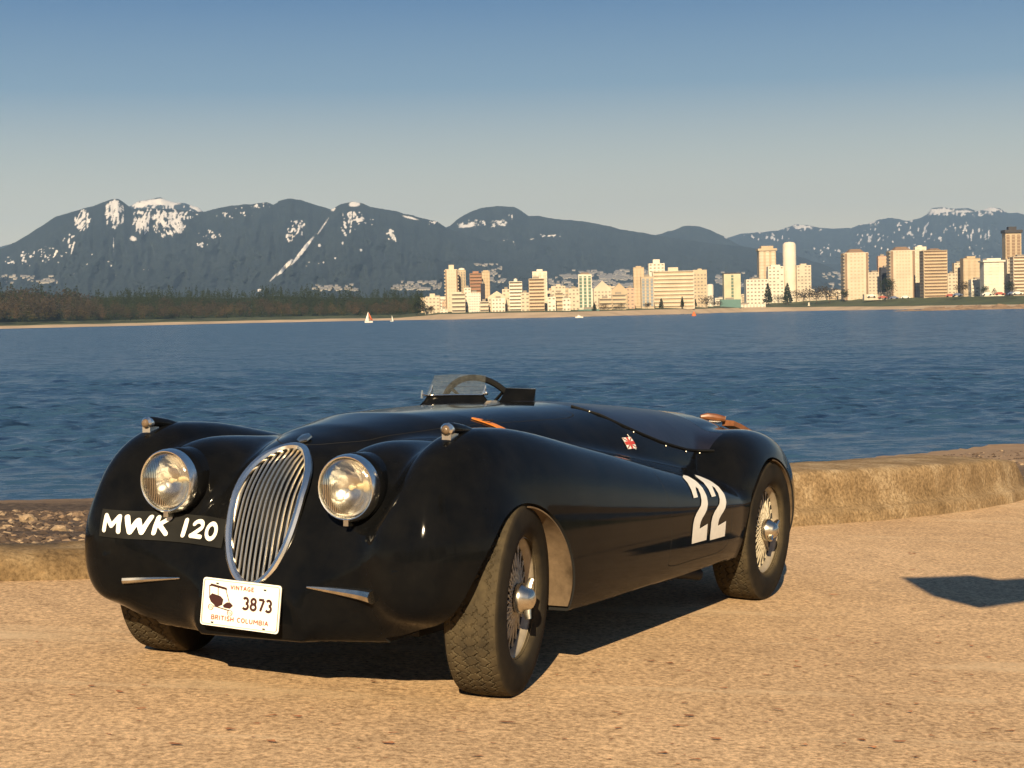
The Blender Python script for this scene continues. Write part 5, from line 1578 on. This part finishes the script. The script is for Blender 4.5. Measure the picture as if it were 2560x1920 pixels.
def c7(x, y): return 1780 + x / 2.836, 500 + y / 2.836
def b6(name, x0, x1, y, wall, lab, vbx=None, **kw):
    u0, vt = c6(x0, y); u1, _ = c6(x1, y); vb = shore_v((u0 + u1) / 2) - sand_w((u0 + u1) / 2) - lawn_h((u0 + u1) / 2) + 3; building(name, u0, u1, vt, vb, wall, lab, **kw)
def b7(name, x0, x1, y, wall, lab, **kw):
    u0, vt = c7(x0, y); u1, _ = c7(x1, y); vb = shore_v((u0 + u1) / 2) - sand_w((u0 + u1) / 2) - lawn_h((u0 + u1) / 2) + 3; building(name, u0, u1, vt, vb, wall, lab, **kw)
b6('apartment_block', 65, 170, 462, 'cream', 'low cream block with a small rooftop box, leftmost in the town', style='grid', top=(.35, 9, 'box'))
b6('apartment_block', 172, 225, 545, 'white', 'lowest white block just right of the leftmost cream block', style='grid')
b6('apartment_block', 186, 222, 492, 'pink', 'small pinkish block peeping out left of the tallest cream tower', Yoff=70, style='grid')
b6('apartment_tower', 213, 300, 264, 'cream', 'tallest cream tower at the left end of the town with a rooftop box', Yoff=50, style='panels', win='beige', top=(.42, 11, 'box'))
b6('apartment_tower', 300, 358, 270, 'beige', 'thin striped tower with a domed cap right behind the tallest cream tower', Yoff=75, style='stripes', win='grey', cols=3, top=(.8, 6, 'dome', 'white'))
b6('apartment_block', 255, 350, 436, 'cream', 'striped low block in front of the foot of the cream tower', style='bands', top=(.5, 4, 'box'))
b6('apartment_block', 345, 392, 395, 'white', 'narrow white block between the cream tower and the red one', Yoff=30, style='grid')
b6('apartment_tower', 386, 470, 292, 'brick', 'red brick tower with horizontal balconies', Yoff=60, style='bands', win='brown', top=(.5, 5, 'box', 'brick'))
b6('apartment_tower', 472, 528, 280, 'tan', 'tan tower right behind the red brick tower', Yoff=85, style='stripes', win='beige', cols=3, top=(.7, 3, 'box'))
b6('shaded_block', 462, 492, 366, 'navy', 'narrow dark navy block as the shaded side of the tan tower, beside the red one', Yoff=45, style='plain')  # separate block, painted dark for the shaded side of the tan tower
b6('apartment_block', 376, 460, 430, 'white', 'white block with bluish windows in front of the red tower', Yoff=5, style='grid', win='bluegrey', cols=5, fl=6)
b6('apartment_block', 455, 515, 492, 'cream', 'small banded block below the tan tower', style='bands')
b6('apartment_block', 512, 640, 418, 'cream', 'wide gabled cream block right of the tan tower', Yoff=20, style='gable')
b6('apartment_block', 540, 632, 470, 'white', 'pale low block in front of the wide gabled one', style='grid')
b6('apartment_block', 614, 672, 405, 'cream', 'stepped cream block left of the sphere topped tower', Yoff=40, style='grid')
b6('apartment_tower', 664, 756, 350, 'white', 'white balconied tower with a ball shaped roof tank', Yoff=30, style='bands', win='grey', top=(.3, 8, 'dome'))
b6('apartment_block', 745, 808, 430, 'cream', 'small cream block between the ball topped tower and the twin towers', Yoff=10, style='grid')
b6('apartment_tower', 830, 934, 278, 'white', 'taller white tower standing behind the banded beige one', Yoff=70, style='stripes', win='cream', cols=3, top=(.4, 5, 'box'))
b6('apartment_tower', 804, 912, 330, 'beige', 'beige tower with strong dark balcony bands before a white tower', Yoff=10, style='bands', win='brown')
b6('apartment_block', 934, 992, 460, 'white', 'low white block right of the banded beige tower', style='grid', deep=.5)
b6('apartment_block', 962, 1062, 382, 'cream', 'cream block set back behind low white blocks in mid town', Yoff=60, style='grid', top=(.3, 4, 'box'))
b6('apartment_block', 990, 1042, 430, 'beige', 'beige balconied block between two low white ones', Yoff=15, style='bands')
b6('apartment_block', 1040, 1096, 470, 'white', 'low white block left of the green glass tower', style='grid')
b6('apartment_block', 1082, 1160, 400, 'cream', 'cream block touching the left side of the green glass tower', Yoff=40, style='grid')
b6('office_tower', 1155, 1250, 298, 'white', 'green glass tower framed in white with a brown top', Yoff=15, style='stripes', win='green', cols=3, top=(.8, 4, 'hip', 'brown'))
b6('beach_pavilion', 1150, 1300, 548, 'teal', 'low turquoise pavilion under the green glass tower', Yoff=-30, style='plain', group='low beach buildings', deep=.3)
b6('apartment_block', 1262, 1388, 345, 'cream', 'cream block with a steep gable right of the green glass tower', Yoff=40, style='gable')
b6('apartment_block', 1386, 1502, 362, 'tan', 'tan block with a stepped gable top', Yoff=45, style='gable')
b6('apartment_block', 1300, 1390, 470, 'beige', 'low beige block in front of the steep gable', style='bands')
b6('apartment_block', 1392, 1490, 440, 'beige', 'low balconied beige block in front of the stepped gable', style='bands')
b6('apartment_block', 1490, 1552, 398, 'pink', 'small pinkish block left of the bluish glass tower', Yoff=30, style='grid')
b6('apartment_tower', 1546, 1622, 250, 'tan', 'slim tan tower at the left of the great slab', Yoff=50, style='stripes', win='beige', cols=3, top=(.5, 3, 'box'))
b6('office_tower', 1600, 1690, 316, 'beige', 'bluish windowed block between the slim tan tower and the slab', Yoff=10, style='stripes', win='bluegrey', cols=3)
b6('apartment_tower', 1655, 1768, 222, 'white', 'white tower with a big rooftop box behind the great slab', Yoff=90, style='grid', top=(.42, 10, 'box'))
b6('hotel_slab', 1682, 1976, 276, 'cream', 'great wide cream slab block with long window lines', style='bands', win='tan', fl=9, deep=.22, top=(.24, 9, 'box'))
b6('apartment_block', 1970, 2066, 268, 'beige', 'beige tower joined to the right end of the great slab', Yoff=30, style='grid', top=(.3, 3, 'box'))
b6('apartment_block', 2066, 2114, 368, 'white', 'small white domed block right of the great slab', Yoff=60, style='round')
b7('apartment_tower', 88, 206, 524, 'yellow', 'pale yellow tower with a dark window slot and a dark roof', style='slot', win='green', top=(1.02, 3, 'box', 'dark'))
b7('beach_pavilion', 60, 205, 705, 'teal', 'low turquoise roofed pavilion under the pale yellow tower', Yoff=-30, style='plain', group='low beach buildings', deep=.3)
b7('boat_house', 0, 380, 742, 'white', 'long low white beach house right on the sand', Yoff=-45, style='grid', group='low beach buildings', deep=.1, fl=5)
b7('apartment_block', 245, 400, 562, 'white', 'wide white block right of the pale yellow tower', Yoff=20, style='grid')
b7('apartment_tower', 338, 458, 348, 'tan', 'tan tower with a flared flat top', Yoff=60, style='stripes', win='cream', cols=3, top=(1.1, 8, 'flare'))
b7('apartment_block', 402, 512, 470, 'white', 'white block with a rounded shoulder in front of the flared tower', Yoff=25, style='grid', top=(.6, 4, 'box'))
b7('office_tower', 514, 608, 294, 'white', 'tall blank white round topped tower', Yoff=20, style='round')
b7('apartment_tower', 604, 706, 462, 'cream', 'cream block standing against the blank white tower', Yoff=40, style='grid', top=(.4, 4, 'box'))
b7('apartment_block', 925, 985, 482, 'cream', 'cream slab half behind the left of three brown striped towers', Yoff=60, style='grid')
b7('apartment_tower', 944, 1112, 372, 'cream', 'left of three brown striped towers, with a hipped brown roof', Yoff=10, style='panels', win='tan', top=(.7, 9, 'hip', 'brown'))
b7('apartment_block', 1110, 1212, 512, 'cream', 'low cream blocks between the left and middle brown striped towers', Yoff=50, style='grid')
b7('apartment_tower', 1182, 1246, 396, 'pink', 'pinkish tower peeping out behind the dark block', Yoff=90, style='stripes', cols=2, win='tan')
b7('shaded_block', 1200, 1288, 476, 'navy', 'dark shaded navy block left of the middle brown striped tower', Yoff=45, style='plain')
b7('apartment_tower', 1270, 1442, 356, 'cream', 'middle of three brown striped towers with a brown roof block', Yoff=10, style='panels', win='tan', top=(.7, 9, 'hip', 'brown'))
b7('apartment_tower', 1444, 1524, 330, 'white', 'white tower half behind the right brown striped tower', Yoff=70, style='stripes', cols=2, win='cream', top=(.5, 4, 'dome'))
b7('apartment_tower', 1504, 1672, 356, 'tan', 'right of three brown striped towers, the brownest of them', Yoff=10, style='bands', win='brown', top=(.5, 5, 'hip', 'brown'))
b7('apartment_block', 1674, 1730, 520, 'cream', 'small cream block right of the brownest striped tower', Yoff=50, style='grid')
b7('park_pavilion', 1080, 1466, 664, 'cream', 'long low cream pavilion at the foot of the striped towers', Yoff=-15, style='plain', group='low beach buildings', deep=.15)
b7('apartment_block', 1720, 1795, 446, 'cream', 'stepped cream block left of the tan gabled block', Yoff=90, style='grid')
b7('apartment_block', 1785, 1905, 412, 'tan', 'tan block with a stepped top', Yoff=80, style='stripes', cols=3, win='beige', top=(.5, 5, 'box'))
b7('apartment_block', 1840, 1948, 562, 'white', 'small white block below the tan stepped block', Yoff=40, style='grid')
b7('apartment_tower', 1930, 2072, 430, 'white', 'white tower with a heavy rounded top', Yoff=10, style='stripes', cols=3, win='white', top=(.9, 6, 'flare'))
b7('office_tower', 2085, 2197, 232, 'tan', 'tallest tower with a black band under its roof', Yoff=150, style='stripes', cols=3, win='brown', top=(1.1, 12, 'ring', 'dark'))
b7('apartment_tower', 2094, 2160, 420, 'cream', 'cream block before the foot of the tallest tower', Yoff=60, style='grid')
b7('apartment_tower', 2140, 2260, 400, 'cream', 'cream balconied block at the right edge before the tallest tower', Yoff=30, style='bands', win='brown')
# the crowd of small roofs between and behind the towers
tb = MB()
for k in range(150):
    u = rng.uniform(1075, 2600)
    if 1830 < u < 1840: continue
    Y = YB(u) + rng.uniform(150, 520); g = far(u, 760, Y); zb = fz(u, Y); w_ = rng.uniform(5, 14); h = rng.uniform(5, 17) * (1.5 if 1380 < u < 1560 else 1)
    x0, x1 = g[0] - w_, g[0] + w_; mi_ = rng.choice([0, 0, 1, 2])
    tb.box(x0, x1, Y, Y + w_ * 1.4, zb - 3, zb + h, mi_)
    tb.box(x0 + w_ * .5, x0 + w_ * 1.1, Y + 2, Y + w_, zb + h, zb + h + 1.6, 3)
    for f_ in range(max(1, int(h / 3.4))): tb.box(x0 + 1, x1 - 1, Y - .3, Y, zb + f_ * 3.4 + 1.3, zb + f_ * 3.4 + 2.5, 3)
o = tb.build('small_town_roofs', [bmat('cream'), bmat('white'), bmat('tan'), bmat('grey')]); tag(o, kind='stuff')
# trees in front
def t6(x, yb, yt, kind, lab, w_=30, Yo=10):
    u, vb = c6(x, yb); _, vt = c6(x, yt); tree(u, vb, vt, YB(u) + Yo, kind, lab, w_)
def t7(x, yb, yt, kind, lab, w_=30, Yo=10):
    u, vb = c7(x, yb); _, vt = c7(x, yt); tree(u, vb, vt, YB(u) + Yo, kind, lab, w_)
t6(1740, 545, 470, 'c', 'dark pointed conifer before the left part of the great slab', 14)
t6(1888, 535, 458, 'c', 'slim conifer before the right part of the great slab', 9)
t6(1975, 530, 462, 'c', 'conifer at the right corner of the great slab', 13)
t6(2060, 530, 430, 'b', 'bare tree beside the right end of the great slab', 40)
t6(2140, 530, 470, 'b', 'low bare tree between the great slab and the yellow tower', 30)
t6(110, 585, 505, 'b', 'bare brown tree before the leftmost cream block', 22)
t6(1265, 560, 505, 'c', 'dark conifer right of the green glass tower', 14)
t6(1340, 560, 490, 'r', 'tan bare tree before the steep gabled block', 34)
t6(1440, 560, 490, 'b', 'bare tree before the stepped gable block', 30)
t6(1640, 545, 480, 'b', 'brown bare tree below the bluish block', 24)
t6(20, 600, 430, 'o', 'dark clump of trees left of the leftmost block', 46)
t7(398, 735, 590, 'c', 'left of two dark conifers under the flared tower', 24)
t7(536, 735, 590, 'c', 'right of two dark conifers under the blank white tower', 26)
t7(470, 735, 660, 'o', 'low dark bushes between the two conifers', 40)
t7(650, 725, 610, 'b', 'left part of the great bare brown tree clump', 60)
t7(740, 722, 588, 'b', 'middle of the great bare brown tree clump', 62)
t7(835, 718, 580, 'b', 'rightmost and tallest of the bare brown tree clump', 66)
t7(940, 700, 620, 'o', 'dark bush at the foot of the left striped tower', 20)
t7(1240, 670, 520, 'o', 'dark tree in front of the navy block', 34)
t7(1780, 660, 555, 'b', 'brown bush left of the small white block', 40)
t7(1930, 665, 585, 'o', 'dark tree at the left foot of the heavy topped white tower', 24)
t7(2002, 675, 625, 'c', 'small conifer before the heavy topped white tower', 18)
t7(2120, 655, 560, 'o', 'dark tree under the tallest tower', 26)
t7(1860, 690, 640, 'o', 'low dark hedge on the lawn at right', 60)
# cars parked by the park
M_carp = [simple('far car paint white', (.7, .68, .62), .4), simple('far car paint red', (.35, .08, .05), .4), simple('far car paint blue', (.10, .13, .22), .4)]
for k, (x, y) in enumerate(((1130, 690), (1210, 700), (1290, 703), (1370, 700), (1690, 688), (1740, 682), (1950, 678), (2040, 676), (2130, 674), (2165, 672))):
    u, v_ = c7(x, y); Y = YB(u) - 4; p = far(u, v_, Y); p[2] = max(p[2], fz(u, Y))
    e = empty('parked_car', p); tag(e, '%s car parked on the far lawn %s' % (('pale', 'red', 'blue')[k % 3], ('left of the long pavilion', 'before the left end of the pavilion', 'before the middle of the pavilion', 'before the right end of the pavilion', 'left of the bare bush', 'beside the bare bush', 'below the heavy topped tower', 'right of the small conifer', 'second from the right edge', 'nearest to the right edge')[k]), 'car', 'cars parked on the far shore')
    b_ = MB(); L_ = 5.5
    prof = [(-L_, .8), (-L_, 1.9), (-L_ * .75, 2.3), (-L_ * .45, 3.5), (L_ * .3, 3.6), (L_ * .65, 2.4), (L_, 2.1), (L_, .8)]
    n = len(prof); b_.add([(a, -1.8, b) for a, b in prof] + [(a, 1.8, b) for a, b in prof], [tuple(range(n)), tuple(range(2 * n - 1, n - 1, -1))] + [(i, n + i, n + (i + 1) % n, (i + 1) % n) for i in range(n)])
    b_.build('body', M_carp[k % 3], e)
    for sx_ in (-.6, .6):
        b_ = MB(); b_.lathe([(.01, -2), (1.0, -2), (1.0, 2), (.01, 2)], 10, 'y', (L_ * sx_, 0, .95)); b_.build('wheel', M_black, e)
# boats
M_sail = simple('white sail cloth', (.80, .77, .70), .7); M_spin = simple('red orange spinnaker cloth', (.60, .13, .04), .7); M_hull = simple('white boat hull', (.75, .72, .66), .4)
def sail_tri(b_, a, b, c_, belly, mi=0, n=6):
    a, b, c_ = (np.array(p, float) for p in (a, b, c_)); v, f = [], []; idx = {}
    for i in range(n + 1):
        for j in range(n + 1 - i):
            s_, t_ = i / n, j / n; p = a + (b - a) * s_ + (c_ - a) * t_; p = p + np.array([0, -belly * 27 * s_ * t_ * (1 - s_ - t_) - belly * .5 * math.sin(math.pi * s_), 0])
            idx[i, j] = len(v); v.append(p)
    for i in range(n):
        for j in range(n - i):
            f.append((idx[i, j], idx[i + 1, j], idx[i, j + 1]))
            if j < n - i - 1: f.append((idx[i + 1, j], idx[i + 1, j + 1], idx[i, j + 1]))
    m0 = len(v); v2 = [p + np.array([0, .06, 0]) for p in v]
    b_.add(v + v2, f + [(x[0] + m0, x[2] + m0, x[1] + m0) for x in f], mi)
def hull(b_, L_, W_, H_):
    v, f = [], []; n = 10
    for i in range(n + 1):
        t_ = i / n; x = -L_ / 2 + L_ * t_; w_ = W_ / 2 * math.sin(math.pi * min(1, .18 + t_ * .82)) ** .6; w_ = max(w_, .05)
        v += [(x, -w_, H_), (x, -w_ * .55, -.1), (x, w_ * .55, -.1), (x, w_, H_)]
    for i in range(n):
        for k in range(3): f.append((4 * i + k, 4 * i + 4 + k, 4 * i + 5 + k, 4 * i + 1 + k))
        f.append((4 * i, 4 * i + 3, 4 * i + 7, 4 * i + 4))
    f += [(0, 1, 2, 3), (4 * n + 3, 4 * n + 2, 4 * n + 1, 4 * n)]
    b_.add(v, f)
p = at_z(922, 806.5, ZW); sc_ = p[1] / F
e = empty('sailing_boat', p); tag(e, 'sailing boat with a white mainsail and a red orange spinnaker', 'boat')
h = 27 * sc_
b_ = MB(); hull(b_, 20 * sc_, 6 * sc_, 3.4 * sc_); b_.build('hull', M_hull, e)
b_ = MB(); b_.tube([(-1 * sc_, 0, 0), (-1 * sc_, 0, h)], .10, 6); b_.build('mast', M_hull, e)
b_ = MB(); sail_tri(b_, (-1.2 * sc_, 0, 4 * sc_), (-9 * sc_, 0, 4.5 * sc_), (-1.2 * sc_, 0, h), .5); b_.build('mainsail', M_sail, e, True)
b_ = MB(); sail_tri(b_, (3 * sc_, 0, 7 * sc_), (11 * sc_, 0, 5 * sc_), (0, 0, h * .97), 1.6); b_.build('spinnaker', M_spin, e, True)
p = at_z(980, 803.5, ZW); sc_ = p[1] / F
e = empty('sailing_boat', p); tag(e, 'tiny white sailing boat right of the one with the red sail', 'boat')
b_ = MB(); hull(b_, 8 * sc_, 3 * sc_, 1.6 * sc_); b_.build('hull', M_hull, e)
b_ = MB(); b_.tube([(0, 0, 0), (0, 0, 15 * sc_)], .08, 6); b_.build('mast', M_hull, e)
b_ = MB(); sail_tri(b_, (.2, 0, 2 * sc_), (3.4 * sc_, 0, 2 * sc_), (0, 0, 15 * sc_), .2); b_.build('mainsail', M_sail, e, True)
p = at_z(1448, 794.5, ZW); sc_ = p[1] / F
e = empty('motor_boat', p); tag(e, 'small white motor boat off the beach below the town', 'boat')
b_ = MB(); hull(b_, 20 * sc_, 6 * sc_, 3.0 * sc_); b_.build('hull', M_hull, e)
b_ = MB(); b_.box(-5 * sc_, 3 * sc_, -1.6 * sc_, 1.6 * sc_, 3 * sc_, 5.2 * sc_); b_.build('cabin', M_sail, e)
b_ = MB(); b_.tube([(-2 * sc_, 0, 5 * sc_), (-2 * sc_, 0, 9 * sc_)], .08, 5); b_.build('mast', M_hull, e)
p = at_z(1735, 790, ZW); e = empty('buoy', p); tag(e, 'red buoy floating right of the motor boat', 'buoy')
b_ = MB(); b_.lathe([(.01, -.4), (1.3, -.3), (1.5, .6), (.9, 1.6), (.35, 2.6), (.01, 3.0)], 14, 'z'); b_.build('float', M_spin, e, True, 50)
p = at_z(2022, 768, ZW); Yb = YB(2022) - 40; p = far(2022, 763, Yb); p[2] = fz(2022, Yb)
e = empty('beach_monument', p); tag(e, 'small pale pillar on the far lawn before the brown trees', 'monument')
b_ = MB(); b_.box(-.9, .9, -.9, .9, 0, 4.4); b_.build('shaft', bmat('white'), e); b_ = MB(); b_.box(-1.4, 1.4, -1.4, 1.4, 0, .8); b_.build('plinth', bmat('cream'), e)
# low rocky reef at the right, off the far beach
v, q = [], []
cols = list(range(2195, 2740, 5)); nr = 9
for u in cols:
    for k in range(nr):
        t_ = k / (nr - 1); Y0 = 1250; Y = Y0 + 90 * t_
        env = math.sin(math.pi * t_) * min(1, (u - 2195) / 120)
        top_ = 6.5 + 5.0 * min(1, (u - 2195) / 260)
        z = ZW - .6 + env * (top_ * .28 + mnoise.noise((u * .035, t_ * 3, 0)) * 2.0 + mnoise.noise((u * .13, t_ * 6, 2)) * 1.2)
        pnt = far(u, 775, Y); v.append((pnt[0], Y, z))
for i in range(len(cols) - 1):
    for k in range(nr - 1): q.append((i * nr + k, (i + 1) * nr + k, (i + 1) * nr + k + 1, i * nr + k + 1))
M_reef = simple('tan rocky reef', (.30, .195, .11), .95, 0, .5, .12)
o = fast_mesh('reef', v, q, M_reef, smooth=False); tag(o, kind='structure')

# belt of trees and hedges far behind the camera: it is what darkens the reflection in the paint
qd = Q4()
for k in range(150):
    x = rng.uniform(-75, 75); y = -48 + rng.uniform(-7, 7)
    broad(qd, np.array([x, y, ground_z(0, -14)]), rng.uniform(8, 12), 60, .42)
    for j in range(12): qd.tri_blade(np.array([x + rng.uniform(-4, 4), y + rng.uniform(-3, 3), rng.uniform(0, 5)]), 1.2)
o = fast_mesh('treeline', qd.v, qd.f, M_conifer, smooth=False); tag(o, kind='stuff')

# ------------------------------------------------------------------ sea haze
HZ = 1
if HZ:
    b_ = MB(); b_.box(-16000, 16000, -600, 21500, ZW - 40, 1250)
    o = b_.build('haze', None); tag(o, kind='stuff')
    mt = bpy.data.materials.new('sea air'); mt.use_nodes = True; nn_ = mt.node_tree.nodes; nn_.clear()
    vo = nn_.new('ShaderNodeVolumePrincipled'); ou = nn_.new('ShaderNodeOutputMaterial'); mt.node_tree.links.new(vo.outputs[0], ou.inputs['Volume'])
    vo.inputs['Color'].default_value = (.43, .66, 1.0, 1); vo.inputs['Density'].default_value = 5.0e-5; vo.inputs['Anisotropy'].default_value = .1
    o.data.materials.append(mt)
